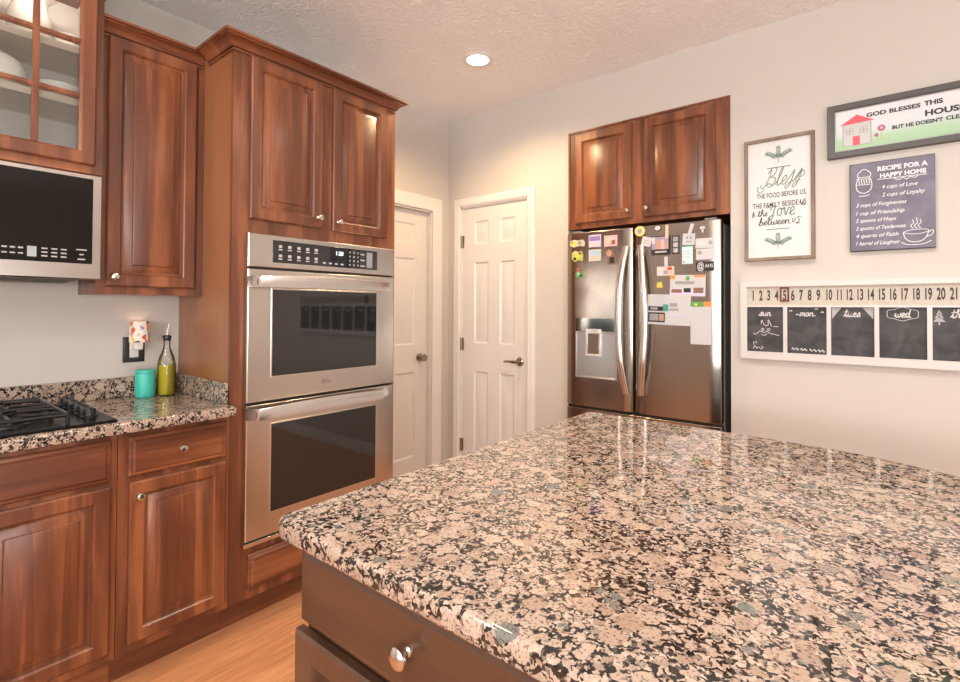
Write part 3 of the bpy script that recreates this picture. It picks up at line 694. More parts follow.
bl = bpy.data.lights.new('bulb', 'POINT'); bl.energy = .07; bl.color = (1,.72,.42); bl.shadow_soft_size = .012
bo = bpy.data.objects.new('bulb', bl); COL.objects.link(bo); bo.parent = t; bo.location = (0,-.042,.075)

# ------------------------------------------------------------------ fridge cabinet in the niche
FY = 2.868
t = thing('fridge_cabinet', 'reddish brown two-door cabinet built into the wall above the refrigerator', 'cabinet', (-1.119, FY, 0))
fx = lambda X: X+1.119
MB().box(fx(NX0)+.002, fx(NX1)-.002, 0, .35, 1.803, 2.426).build('body', WOOD, t, smooth=0)
tr = MB()
tr.box(fx(NX0)+.002, fx(NX1)-.002, -.006, -.0003, 2.414, 2.426).box(fx(NX0)+.002, fx(NX0)+.016, -.006, -.0003, 1.803, 2.414).box(fx(NX1)-.010, fx(NX1)-.002, -.006, -.0003, 1.803, 2.414)
tr.build('edge_moulding', WOOD, t, bevel=.002)
cab_door(t, fx(-1.545), fx(-1.172), 1.836, 2.400, -.020, fx(-1.192), 1.877, prof=RPN)
cab_door(t, fx(-1.100), fx(-.712), 1.830, 2.400, -.020, fx(-1.080), 1.879, prof=RPN)

# ------------------------------------------------------------------ refrigerator
FD = 2.80                                  # door front plane
t = thing('refrigerator', 'stainless steel french-door refrigerator with dispenser, covered in magnets and papers', 'refrigerator', (-1.123, FD, 0))
x0, x1, xm = -.456, .452, -.015
MB().box(x0+.004, x1-.004, .075, .78, .02, 1.755).build('body', plain('fridge_side_grey', (.23,.225,.22), .4, .4), t, bevel=.004)
def bowed(a, b, z0, z1, deep=.07, bow=.005):
    """door skin: front bowed slightly, rounded vertical edges"""
    n = 14; ring = []
    for i in range(n+1):
        u = i/n; x = a+.004+(b-a-.008)*u
        e_ = min(u, 1-u)*(b-a); rr = .010
        ed = 0 if e_ > rr else (rr - math.sqrt(max(0, rr*rr-(rr-e_)**2)))
        ring.append((x, ed + bow*(((x-(x0+x1)/2)/(x1-x0)*2)**2)))
    ring += [(b-.004, deep), (a+.004, deep)]
    R = [[(p, q, z) for p, q in ring] for z in (z0, z1)]
    return MB().rings(R[::-1])
FDZ0, FDZ1 = .705, 1.770
dl = bowed(x0, xm-.003, FDZ0, FDZ1).build('left_door', STEELF, t, bevel=.003, smooth=35)
dr = bowed(xm+.003, x1, FDZ0, FDZ1).build('right_door', STEELF, t, bevel=.003, smooth=35)
fz = bowed(x0, x1, .06, .690).build('freezer_drawer', STEELF, t, bevel=.003, smooth=35)
MB().box(x0+.01, x1-.01, .02, .10, .690, .705).build('door_gasket', BLACK, t, smooth=0)
MB().box(x0+.02, x1-.02, .05, .5, 0, .06).build('base_grille', BLACK, t, smooth=0)
for s, a in ((1, x1-.09), (-1, x0+.03)): MB().box(a, a+.06, .03, .14, 1.755, 1.785).build('hinge_cover', GREYPL, t, bevel=.004)
def fridge_handle(p, xc, side):
    R = []; z0, z1 = .812, 1.660
    for k in range(25):
        u = k/24; z = z0+(z1-z0)*u; a = math.sin(PI*u)
        xo = xc + side*.034*a; yo = -.022 - .034*min(1, a*1.6)
        wd, th = .019, .010
        R.append([(xo+wd*math.cos(q), yo+th*math.sin(q), z) for q in [2*PI*i/12 for i in range(12)]])
    mb = MB().rings(R)
    for z in (z0+.03, z1-.03): mb.box(xc-.012, xc+.012, -.03, .004, z-.018, z+.018)
    mb.build('handle', STEELP, p, smooth=50)
fridge_handle(dl, -.052, -1); fridge_handle(dr, .034, 1)
mb = MB().tube([(x0+.06,-.045,.60),(x1-.06,-.045,.60)], .014, 12)
for x in (x0+.09, x1-.09): mb.box(x-.012, x+.012, -.045, .01, .588, .612)
mb.build('handle', STEELP, fz)
# dispenser
DX0, DX1 = -.385, -.114
ds = MB().door(DX0, DX1, .880, 1.160, -.004, [(0,.012),(0,.001),(.001,0),(.006,0),(.010,.003),(.012,.003)]).build('dispenser', plain('dispenser_silver', (.42,.42,.42), .30, .85), dl, smooth=25)
MB().box(DX0, DX1, -.004, .010, 1.164, 1.243).build('control_strip', plain('smoked_mirror', (.25,.24,.22), .08, 1), ds, bevel=.001)
f = MB(); frame_front(f, -.312, -.214, 1.015, 1.178, -.012, .0, [(-.300, -.226, 1.028, 1.150)])
f.build('nozzle_frame', STEELP, ds, bevel=.001); MB().box(-.300, -.226, -.003, .0, 1.028, 1.150).build('paddle', plain('paddle_brown', (.16,.12,.09), .25, .6), ds, smooth=0)

# ------------------------------------------------------------------ magnets and papers on the fridge
FG = 'magnets and papers on the refrigerator doors'
def skin(X):                                # world Y of the door skin at X
    return FD + .005*(((X+1.123)/.452)**2)
def pinned(name, label, cat, X0, X1, Z0, Z1, mat, lift=.0008, th=.0012, rot=0, parts=(), shape=None):
    xc, zc = (X0+X1)/2, (Z0+Z1)/2; wd, hg = X1-X0, Z1-Z0
    y = min(skin(X0), skin(X1), skin(xc)) - lift
    t = thing(name, label, cat, (xc, y, zc), 0, FG); t.rotation_euler = (0, rot, 0)
    if shape == 'disc': MB().lathe([(.0005,0),(.5*wd,0),(.5*wd,th),(.45*wd,th+.001),(.0005,th+.001)], axis='-y', n=28).build('face', mat, t)
    elif shape == 'oval':
        MB().rings([[(wd/2*math.cos(a), y_, hg/2*math.sin(a)) for a in [2*PI*i/28 for i in range(28)]] for y_ in (0, -th)]).build('face', mat, t)
    elif shape: MB().rings([[(p[0]*wd/2, y_, p[1]*hg/2) for p in shape] for y_ in (0, -th)]).build('face', mat, t, smooth=0)
    else: MB().box(-wd/2, wd/2, -th, 0, -hg/2, hg/2).build('face', mat, t, smooth=0)
    for i, (pn, a, b, c, d, m) in enumerate(parts):
        k = th + (.0013 if shape == 'disc' else .0003) + .00015*i
        if pn == 'text':
            e = MB(); text(e, m[0], a*wd/2, c*hg/2, d*hg, -k, width=(b-a)*wd/2, bold=.02); e.build('lettering', m[1], t, smooth=0)
        elif pn.startswith('disc '):
            MB().disc((a+b)/2*wd/2, (c+d)/2*hg/2, (b-a)*wd/4, -k, rz=(d-c)*hg/4).build(pn[5:], m, t, smooth=0)
        else: MB().box(a*wd/2, b*wd/2, -k, -th+.0001, c*hg/2, d*hg/2).build(pn, m, t, smooth=0)
    return t
K = {n: col('print_'+n, c) for n, c in dict(yellow=(.75,.62,.08), purple=(.28,.20,.45), lilac=(.62,.56,.75), pink=(.72,.42,.42), brown=(.22,.12,.07), green=(.10,.32,.10), lime=(.48,.55,.12),
     sky=(.38,.55,.70), pale=(.55,.70,.74), black=(.015,.015,.016), grey=(.30,.30,.32), orange=(.80,.28,.06), red=(.60,.04,.04), cream=(.60,.55,.43), teal=(.06,.30,.26), peach=(.75,.52,.38), white=(.55,.55,.55), skin=(.50,.30,.21), navy=(.05,.07,.16), mauve=(.36,.30,.42)).items()}
JAG = [(-1,-.5),(-.5,-1),(.2,-.7),(.9,-.9),(1,.1),(.7,.9),(.1,.7),(-.4,1),(-1,.6)]
# left door
pinned('fridge_magnet', 'yellow and white irregular souvenir magnet, top left of the left fridge door', 'magnet', -1.549, -1.446, 1.680, 1.728, K['cream'], th=.004, shape=JAG, parts=[('patch',-.7,-.1,-.6,.4,K['yellow']),('disc patch',.05,.6,-.5,.6,K['grey']),('patch',-.9,-.6,.1,.4,K['brown'])])
pinned('fridge_magnet', 'square purple souvenir magnet in the middle of the top row, left fridge door', 'magnet', -1.419, -1.340, 1.673, 1.747, K['lilac'], th=.004, parts=[('patch',-.9,.9,.0,.75,K['purple']),('patch',-.8,.8,-.8,-.35,K['white'])])
pinned('fridge_magnet', 'pink and brown photo magnet at the right of the top row, left fridge door', 'magnet', -1.318, -1.236, 1.670, 1.735, K['pink'], th=.004, parts=[('disc patch',-.7,-.1,-.5,.6,K['cream']),('patch',.15,.7,-.7,.1,K['brown']),('patch',-.1,.5,.2,.7,K['white'])])
pinned('fridge_magnet', 'speckled yellow-green magnet below the yellow and white one, left fridge door', 'magnet', -1.535, -1.459, 1.590, 1.660, K['lime'], th=.004, shape=JAG, parts=[('patch',-.7,-.2,-.7,-.2,K['black']),('patch',.2,.7,.2,.7,K['brown']),('disc patch',-.3,.4,-.4,.4,K['yellow']),('patch',-.6,.1,.4,.8,K['cream'])])
pinned('fridge_magnet', 'white framed beach picture magnet below the purple one, left fridge door', 'magnet', -1.419, -1.340, 1.588, 1.658, K['white'], th=.004, parts=[('patch',-.75,.75,-.1,.7,K['sky']),('patch',-.75,.75,-.7,-.1,K['peach'])])
pinned('fridge_magnet', 'dark figure magnet with a skin-toned top, below the pink photo magnet', 'magnet', -1.311, -1.242, 1.563, 1.656, K['brown'], th=.004, shape=[(-.6,-1),(1,-.9),(.8,.1),(.3,.9),(-.5,1),(-1,.5),(-.7,-.1)], parts=[('disc patch',-.8,.2,.0,.8,K['skin']),('patch',-.2,.6,-.85,-.1,K['black'])])
pinned('fridge_magnet', 'small red and green figure magnet, lowest one on the left fridge door', 'magnet', -1.511, -1.456, 1.491, 1.552, K['green'], th=.004, shape=[(-.8,-1),(.8,-1),(1,-.2),(.2,.2),(.1,1),(-.7,.9),(-.6,.2),(-1,-.1)], parts=[('disc patch',-.6,.1,.3,.9,K['red']),('disc patch',-.5,.1,-.5,.1,K['white']),('patch',.1,.6,-.8,-.3,K['black'])])
# right door
pinned('fridge_magnet', 'round yellow ring magnet with a grey centre, top left of the right fridge door', 'magnet', -1.130, -1.071, 1.713, 1.772, K['yellow'], th=.004, shape='disc', parts=[('disc ring',-.75,.75,-.75,.75,K['cream']),('disc centre',-.45,.45,-.45,.45,K['grey'])])
pinned('fridge_magnet', 'small white oval magnet with a dark rim, right fridge door', 'magnet', -1.020, -.978, 1.735, 1.766, K['black'], th=.003, shape='oval', parts=[('disc face',-.8,.8,-.8,.8,K['white'])])
pinned('paper_tag', 'tilted white paper tag beside the top of the right fridge handle', 'tag', -1.090, -1.035, 1.655, 1.707, PAPER, rot=.25, parts=[('writing',-.6,.5,.1,.22,K['grey']),('writing',-.5,.6,-.4,-.28,K['grey'])])
pinned('photograph', 'dark group photograph in a black border held by the peach clip', 'photo', -1.035, -.929, 1.600, 1.706, K['black'], parts=[('picture',-.95,.8,-.4,.9,K['mauve']),('figure',-.5,-.1,-.4,.5,K['skin']),('figure',0,.35,-.4,.6,K['pink']),('figure',.4,.7,-.4,.4,K['skin']),('caption',-.6,.6,-.75,-.6,K['white']),('patch',-.95,-.6,.2,.9,K['white'])])
pinned('photo_strip', 'narrow black photo-booth strip right of the dark group photograph', 'photo', -.922, -.882, 1.600, 1.702, K['black'], parts=[('frame',-.7,.7,.35,.85,K['grey']),('frame',-.7,.7,-.25,.25,K['mauve']),('frame',-.7,.7,-.85,-.35,K['grey']),('figure',-.3,.3,-.2,.15,K['white']),('figure',-.2,.4,-.8,-.45,K['white'])])
pinned('peg_clip', 'peach clothes-peg clip above the dark group photograph', 'clip', -.954, -.938, 1.690, 1.763, K['peach'], lift=.0042, th=.007, rot=0)
pinned('peg_clip', 'white clothes-peg clip leaning above the drawing card', 'clip', -.829, -.811, 1.697, 1.757, K['white'], lift=.0042, th=.007, rot=.3)
pinned('peg_clip', 'white clothes-peg clip above the coloured tag card', 'clip', -.959, -.942, 1.530, 1.588, K['white'], lift=.0042, th=.007)
pinned('fridge_magnet', 'small white mushroom-shaped magnet near the top right of the right fridge door', 'magnet', -.777, -.748, 1.705, 1.740, K['white'], th=.004, shape=[(-.3,-1),(.3,-1),(.3,.1),(1,.2),(.7,.8),(0,1),(-.7,.8),(-1,.2),(-.3,.1)], parts=[('disc spot',-.3,.3,.3,.7,K['pink'])])
pinned('card', 'white card with a small face drawing under the leaning clip', 'card', -.865, -.801, 1.645, 1.706, PAPER, rot=.08, parts=[('disc eye',-.5,-.1,0,.5,K['grey']),('disc eye',.15,.55,0,.5,K['grey']),('mouth',-.4,.5,-.5,-.3,K['grey'])])
pinned('card', 'pale blue card hanging below the face drawing card', 'card', -.868, -.812, 1.543, 1.643, K['pale'], parts=[('band',-1,1,.86,1,K['teal']),('writing',-.7,.6,.3,.4,K['sky']),('writing',-.7,.7,0,.1,K['white']),('writing',-.7,.4,-.3,-.2,K['white']),('seal',-.8,-.5,-.85,-.65,K['grey'])])
pinned('card', 'white address card, upper of the two at the right edge of the fridge', 'card', -.799, -.706, 1.622, 1.675, PAPER, rot=.02, parts=[('writing',-.8,.1,.1,.25,K['pale']),('writing',-.8,.1,-.35,-.2,K['pale']),('stamp',.45,.8,-.3,.4,K['grey'])])
pinned('card', 'white card with a dark round emblem, lower of the two at the right edge', 'card', -.796, -.703, 1.562, 1.619, PAPER, parts=[('disc emblem',-.85,-.35,-.1,.7,K['grey']),('writing',-.8,.6,-.75,-.6,K['lilac'])])
pinned('card', 'black card with white lettering at the right edge, below the two white cards', 'card', -.796, -.706, 1.501, 1.550, K['black'], parts=[('text',-.85,-.1,-.55,1.0,('@',K['white'])),('text',-.02,.9,-.25,.55,('AHS',K['white']))])
pinned('tag_card', 'small coloured scribble card below the white clip, left of the school flyer', 'card', -1.004, -.909, 1.484, 1.535, K['cream'], parts=[('patch',-.9,-.3,-.8,-.2,K['lilac']),('patch',-.2,.3,-.6,.1,K['grey']),('patch',.25,.75,.2,.8,K['red']),('patch',-.8,-.1,.2,.6,K['lilac']),('patch',.3,.8,-.6,-.1,K['pink'])])
pinned('fridge_magnet', 'tiny yellow figure magnet above the large white notice', 'magnet', -1.006, -.970, 1.419, 1.456, K['yellow'], th=.004, shape=[(-.8,-1),(.9,-1),(.7,0),(.4,1),(.1,.1),(-.4,.8),(-.9,.1)], parts=[('disc patch',-.5,.1,-.6,0,K['lime'])])
pinned('flyer', 'school flyer with an orange corner and a photo along its foot', 'flyer', -.932, -.748, 1.370, 1.484, PAPER, rot=.03, parts=[('corner',-1,-.7,.6,.98,K['orange']),('corner',.35,.95,.78,.98,K['orange']),('band',-.7,.4,.12,.4,K['grey']),('photo',-1,1,-.95,-.3,K['lilac']),('figures',-.9,-.3,-.7,-.35,K['brown']),('figures',-.2,.2,-.65,-.25,K['black']),('figures',.35,.9,-.7,-.2,K['brown']),('disc pin',-.1,.12,.45,.9,K['green'])])
pinned('notice', 'large white notice sheet with dark photographs on its left half', 'notice', -1.058, -.823, 1.213, 1.380, PAPER, rot=.03, parts=[('photo',-.95,-.2,-.1,.2,K['black']),('photo',-.95,-.15,-.85,-.2,K['black']),('writing',-.85,-.5,-.02,.14,K['grey']),('writing',-.88,-.45,-.75,-.3,K['grey']),('figure',-.42,-.2,-.75,-.3,K['skin']),('logo',-.25,.0,-.1,.35,K['teal']),('logo',.05,.4,.2,.45,K['grey']),('logo',.05,.45,-.05,.1,K['grey']),('writing',.4,.85,.45,.5,K['lilac']),('writing',.1,.8,-.4,-.35,K['lilac'])])
pinned('notepad', 'long blank white notepad sheet with a green and orange header', 'notepad', -.824, -.721, 1.114, 1.340, PAPER, th=.003, parts=[('header',-1,.3,.76,1,K['green']),('header',.3,1,.76,1,K['orange']),('patch',-.6,-.3,.82,.92,K['yellow'])])

# ------------------------------------------------------------------ wall signs
def sign_frame(t, w_, h_, fw, dep, m, z0=0):
    """mitred frame centred on the origin; front at y=-dep"""
    R = []
    for i, y in ((0,0),(0,-dep+.002),(.002,-dep),(fw-.002,-dep),(fw,-dep+.002),(fw,-.002)):
        R.append([(-w_/2+i, y, -h_/2+i), (w_/2-i, y, -h_/2+i), (w_/2-i, y, h_/2-i), (-w_/2+i, y, h_/2-i)])
    return MB().rings(R, False, False).build('frame', m, t, smooth=20)
WY = BW - .0004
# mealtime blessing print
bx, bz = -.4205, 1.8495
t = thing('framed_print', 'tall white mealtime blessing print in a thin rustic wood frame', 'picture', (bx, WY, bz))
RUST = wood('weathered_wood', [(.16,.115,.085), (.23,.17,.125), (.30,.235,.18)], scale=(20,20,3), rough=.7, coat=0)
sign_frame(t, .300, .610, .0155, .030, RUST)
MB().box(-.137, .137, -.016, -.002, -.292, .292).build('panel', plain('white_board', (.67,.68,.69), .5), t, smooth=0)
y_ = -.0166
P = lambda X, Z: (X-bx, Z-bz)
INK = plain('charcoal_ink', (.03,.03,.035), .6); SAGE = plain('sage_ink', (.16,.25,.21), .6)
g = MB(); k = MB()
for q in ([(-.35,1.925),(-.335,1.955),(-.318,1.972),(-.312,1.955),(-.33,1.94)], [(-.508,1.92),(-.514,1.90),(-.498,1.885),(-.485,1.905)]):
    g.ribbon(cr([P(*p) for p in q]), .0042, y_)
script(g, 'Ble$$', P(-.478,0)[0], P(0,1.912)[1], .044, .0046, y_, width=.150, rise=.05, slant=.25); g.mark()
text(k, 'THE FOOD BEFORE US,', *P(-.517,1.857), .034, y_, width=.213, bold=.012); k.mark()
text(k, 'THE FAMILY BESIDE US', *P(-.535,1.809), .036, y_, width=.230, bold=.012); k.mark()
script(k, '& the', *P(-.540,1.768), .017, .0034, y_, width=.070); k.mark()
script(g, 'Love', *P(-.458,1.763), .040, .0056, y_, width=.105, slant=.1); g.mark()
for a in (.15, .75, 1.3): k.ribbon([P(-.335+.008*math.cos(a), 1.803+.008*math.sin(a)), P(-.335+.026*math.cos(a), 1.803+.026*math.sin(a))], [.002,.006], y_)
for a in (1.9, 2.6): k.ribbon([P(-.462+.004*math.cos(a), 1.803+.004*math.sin(a)), P(-.462+.016*math.cos(a), 1.803+.016*math.sin(a))], [.002,.005], y_)
k.mark()
script(k, 'between', *P(-.508,1.722), .020, .0036, y_, width=.135); k.mark()
script(k, 'IS', *P(-.366,1.726), .021, .0034, y_, width=.036); k.mark()
for X0, X1, Z in ((-.470,-.369,2.004), (-.474,-.373,1.6985)): k.ribbon([P(X0,Z), P(X1,Z)], .0032, y_).mark()
g.build_each('script_lettering', SAGE, t); k.build_each('lettering', INK, t)
lf = MB()
def leaf(cx, cz, ang, L_, wd):
    pts = []
    for s in (1, -1):
        for u in ((0,.35,.7,1) if s == 1 else (.7,.35)):
            v_ = s*wd*math.sin(PI*min(.98, u+.02))**.8; pts.append((cx+L_*u*math.cos(ang)-v_*math.sin(ang), cz+L_*u*math.sin(ang)+v_*math.cos(ang)))
    lf.poly(pts, y_)
def sprig(X, Z, up):
    for bend in (-1, 0, 1):
        stem = [P(X, Z), P(X+bend*.018, Z+up*.020), P(X+bend*.045, Z+up*(.034 if bend else .055))]
        sp2 = cr(stem, 4); lf.ribbon(sp2, .0016, y_)
        for i, p in enumerate(sp2[2:], 2):
            base = math.atan2(up, bend*1.3) if bend else math.atan2(up, 0)
            for s in (-1, 1): leaf(p.x, p.y, base+s*.75, .017, .0028)
        leaf(sp2[-1].x, sp2[-1].y, math.atan2(up*.6, bend) if bend else up*PI/2, .018, .003)
    leaf(*P(X, Z), -up*PI/2, .015, .002); lf.mark()
sprig(-.421, 2.042, 1); sprig(-.424, 1.612, 1)
lf.build_each('leaf_sprig', SAGE, t)

# house blessing sign
gx, gz = .172, 2.1255
gw = .784
t = thing('framed_sign', 'long dark-framed children\'s house blessing sign with a little red-roofed house', 'sign', (gx, WY, gz))
sign_frame(t, gw, .247, .028, .026, plain('charcoal_frame', (.085,.082,.08), .45))
def sky_print():
    m, nt, b = new_mat('sky_and_meadow_print'); L = nt.links.new
    tc = N(nt, 'ShaderNodeTexCoord'); s = N(nt, 'ShaderNodeSeparateXYZ'); L(tc.outputs['Generated'], s.inputs[0])
    nn = N(nt, 'ShaderNodeTexNoise', Scale=3.0); L(tc.outputs['Generated'], nn.inputs['Vector'])
    a = N(nt, 'ShaderNodeMath', operation='MULTIPLY_ADD'); a.inputs[1].default_value = .12; L(nn.outputs[0], a.inputs[0]); L(s.outputs['Z'], a.inputs[2])
    r = ramp(nt, [(.06,(.36,.55,.34)),(.30,(.40,.60,.42)),(.50,(.62,.68,.70)),(1,(.74,.74,.78))]); L(a.outputs[0], r.inputs[0]); L(r.outputs[0], b.inputs['Base Color']); b.inputs['Roughness'].default_value = .4
    return m
MB().box(-gw/2+.0275, gw/2-.0275, -.010, -.002, -.096, .096).build('mat_border', K['white'], t, smooth=0)
MB().box(-gw/2+.034, gw/2-.034, -.012, -.010, -.089, .089).build('print', sky_print(), t, smooth=0)
G = lambda X, Z: (X-gx, Z-gz)
y_ = -.0126
ROSE = plain('rose_print', (.68,.10,.14), .5)
h_ = MB().poly([G(-.161,2.152), G(-.161,2.053), G(-.059,2.052), G(-.059,2.154)], y_); h_.build('house_wall', K['white'], t, smooth=0)
h_ = MB()
for q in ([G(-.161,2.152), G(-.160,2.053), G(-.059,2.052), G(-.059,2.154)],): h_.ribbon([Vector(p) for p in q], .003, y_-.0006)
for wx in (-.136, -.085):
    for q in ([(-.013,-.013),(.013,-.013),(.013,.013),(-.013,.013),(-.013,-.013)], [(0,-.013),(0,.013)], [(-.013,0),(.013,0)]): h_.ribbon([G(wx+a, 2.119+b) for a, b in q], .0022, y_-.0006)
h_.build('house_outline', K['grey'], t, smooth=0)
MB().poly([G(-.174,2.150), G(-.046,2.155), G(-.110,2.192)], y_-.0004).poly([G(-.125,2.054), G(-.099,2.054), G(-.099,2.094), G(-.125,2.094)], y_-.0004).build('house_roof', ROSE, t, smooth=0)
fl = MB()
for i in range(8): a = 2*PI*i/8; fl.disc(G(-.022,0)[0]+.010*math.cos(a), G(0,2.112)[1]+.010*math.sin(a), .006, y_-.0002, 10)
for i in range(6): a = 2*PI*i/6; fl.disc(G(-.040,0)[0]+.005*math.cos(a), G(0,2.083)[1]+.005*math.sin(a), .004, y_-.0002, 10)
fl.build('flower', plain('blossom_print', (.75,.30,.50), .5), t, smooth=0)
MB().ribbon([G(-.022,2.10), G(-.024,2.058)], .003, y_-.0001).ribbon([G(-.040,2.077), G(-.030,2.058)], .003, y_-.0001).build('flower_stem', K['lime'], t, smooth=0)
e = MB(); B_ = .04
def gtext(s, X, Z, hgt, X1): text(e, s, *G(X,Z), hgt/.72, y_-.0004, width=X1-X, bold=B_); e.mark()
gtext('GOD BLESSES', -.075, 2.172, .018, .110); gtext('THIS', .121, 2.174, .020, .181)
gtext('HOUSE', .124, 2.130, .024, .250); gtext("BUT HE DOESN'T", .015, 2.0965, .016, .181); gtext('CLEAN IT!', .189, 2.0975, .016, .300)
e.build_each('lettering', INK, t)

# chalkboard recipe sign
rx, rz = .0085, 1.764
t = thing('chalkboard_sign', 'slate blue chalkboard-style recipe sign with white writing and a cup drawing', 'sign', (rx, WY, rz))
def slate(name, c, c2, sc_=9.0):
    m, nt, b = new_mat(name); L = nt.links.new
    tc = N(nt, 'ShaderNodeTexCoord'); n = N(nt, 'ShaderNodeTexNoise', Scale=sc_, Detail=5.0, Distortion=.8); L(tc.outputs['Object'], n.inputs['Vector'])
    r = ramp(nt, [(.35, c), (.72, c2)]); L(n.outputs[0], r.inputs[0]); L(r.outputs[0], b.inputs['Base Color']); b.inputs['Roughness'].default_value = .6; return m
MB().box(-.1455, .1455, -.020, 0, -.199, .199).build('board', plain('black_edge', (.012,.011,.012), .5), t, bevel=.001)
MB().box(-.1425, .1445, -.0206, -.0199, -.196, .1965).build('face', slate('slate_blue', (.135,.13,.185), (.215,.205,.27)), t, smooth=0)
Q = lambda X, Z: (X-rx, Z-rz)
y_ = -.0212; e = MB()
text(e, 'RECIPE FOR A', *Q(-.037,1.918), .027, y_, width=.168, bold=.035); e.mark()
text(e, 'HAPPY HOME', *Q(-.028,1.887), .026, y_, width=.154, bold=.035); e.mark()
for s, X, Z, X1 in (('4 cups of Love',-.022,1.838,.098), ('2 cups of Loyalty',-.022,1.803,.122), ('3 cups of Forgiveness',-.114,1.765,.061), ('1 cup of Friendship',-.115,1.728,.054),
                   ('5 spoons of Hope',-.115,1.695,.026), ('2 spoons of Tenderness',-.115,1.660,.058), ('4 quarts of Faith',-.115,1.626,.034), ('1 barrel of Laughter',-.115,1.592,.039)):
    text(e, s, *Q(X,Z), .0235, y_, width=X1-X, shear=.28, bold=.006); e.mark()
e.ribbon([Q(-.037,1.881), Q(.128,1.880)], .0028, y_)
e.ribbon(cr([Q(.02,1.878), Q(.035,1.870), Q(.05,1.876), Q(.062,1.868), Q(.074,1.876), Q(.09,1.871), Q(.10,1.879)]), .0026, y_); e.mark()
e.build_each('lettering', plain('chalk_white', (.80,.80,.83), .7), t)
d = MB()
d.ribbon(cr([Q(-.108,1.915), Q(-.085,1.935), Q(-.062,1.915), Q(-.066,1.900), Q(-.104,1.900), Q(-.108,1.915)]), .003, y_)
d.ribbon(cr([Q(-.104,1.900), Q(-.113,1.870), Q(-.108,1.840), Q(-.085,1.826), Q(-.062,1.840), Q(-.057,1.870), Q(-.066,1.900)]), .003, y_)
d.ribbon(cr([Q(-.104,1.816), Q(-.085,1.813), Q(-.066,1.817)]), .003, y_)
for a in range(5): d.ribbon([Q(-.104+a*.009,1.888), Q(-.100+a*.009,1.868)], .0028, y_)
d.ribbon([Q(-.112,1.892), Q(-.062,1.890)], .0024, y_); d.ribbon([Q(-.112,1.866), Q(-.062,1.864)], .0024, y_).mark()
# cup, saucer and steam
d.ribbon(cr([Q(.049,1.637), Q(.056,1.612), Q(.074,1.596), Q(.105,1.596), Q(.124,1.612), Q(.133,1.640)]), .003, y_)
d.ribbon(cr([Q(.049,1.637), Q(.070,1.629), Q(.110,1.629), Q(.133,1.640), Q(.110,1.647), Q(.070,1.645), Q(.049,1.637)]), .0024, y_)
d.ribbon(cr([Q(.131,1.632), Q(.146,1.640), Q(.143,1.622), Q(.124,1.612)]), .0028, y_)
d.ribbon(cr([Q(.042,1.594), Q(.066,1.583), Q(.112,1.583), Q(.140,1.596)]), .0028, y_)
for q in (0, .012, .024): d.ribbon(cr([Q(.082+q,1.652), Q(.074+q,1.664), Q(.084+q,1.676), Q(.080+q,1.690+.5*(q == .012)*.016)]), .0026, y_)
d.mark(); d.build_each('drawing', plain('chalk_drawing', (.78,.78,.80), .7), t)

# chalkboard week calendar
cx0, cx1, cz0, cz1 = -.592, .680, 1.0525, 1.4395
cxm, czm = (cx0+cx1)/2, (cz0+cz1)/2
t = thing('chalkboard_calendar', 'long white-framed week planner with chalkboard squares and a row of numbers', 'calendar', (cxm, WY, czm))
C_ = lambda X, Z: (X-cxm, Z-czm)
FRW = plain('frame_white', (.60,.585,.57), .4)
pitch = .1757
cells = [(-.562+i*pitch, -.403+i*pitch, 1.0895, 1.3125) for i in range(7)]
holes = [(-.562, .650, 1.322, 1.4135)] + cells
hh = [(a-cxm, b-cxm, c-czm, d-czm) for a, b, c, d in holes]
f = MB(); frame_front(f, cx0-cxm, cx1-cxm, cz0-czm, cz1-czm, -.024, -.010, hh); f.build('frame', FRW, t, smooth=0)
MB().box(cx0-cxm+.001, cx1-cxm-.001, -.010, -.0005, cz0-czm+.001, cz1-czm-.001).build('backing', FRW, t, smooth=0)
MB().box(-.562-cxm, .650-cxm, -.0125, -.0098, 1.322-czm, 1.4135-czm).build('number_band', slate('linen_band', (.48,.44,.37), (.56,.52,.45), 60.0), t, smooth=0)
CHALK = slate('chalkboard', (.028,.028,.030), (.075,.075,.078), 14.0)
panels = [MB().box(a-cxm, b-cxm, -.0125, -.0098, c-czm, d-czm).build('chalk_panel', CHALK, t, smooth=0) for a, b, c, d in cells]
e = MB()
for i in range(31):
    X = -.535+i*.0344 if i < 9 else -.217+(i-9)*.0386
    text(e, str(i+1), X-cxm, 1.347-czm, .068, -.0131, 'CENTER', squeeze=.46 if i < 9 else .40, bold=.03); e.mark()
e.build_each('number', INK, t)
f = MB(); rx0 = -.535+4*.0344-cxm
frame_front(f, rx0-.0195, rx0+.0195, 1.339-czm, 1.410-czm, -.020, -.0126, [(rx0-.0125, rx0+.0125, 1.347-czm, 1.402-czm)])
f.build('date_marker', plain('maroon_marker', (.16,.012,.018), .4), t, bevel=.001)
CHW = plain('chalk', (.74,.74,.74), .8); SOFT = plain('soft_chalk', (.42,.42,.43), .8)
chs = [MB() for _ in cells]; y_ = -.0131
for ch, wd_, (a, b, c, d) in zip(chs, ('sun','mon','tues','wed','thurs','fri','sat'), cells):
    wd = .020*sum(SCRIPT[q][1] for q in wd_)*1.1; script(ch, wd_, (a+b)/2-wd/2-cxm + (.018 if wd_ == 'thurs' else 0), 1.269-czm, .0185, .0038, y_, width=wd); ch.mark()
def chalk(i, pts, wd=.0024): chs[i].ribbon(cr([C_(*p) for p in pts], 4), wd, y_)
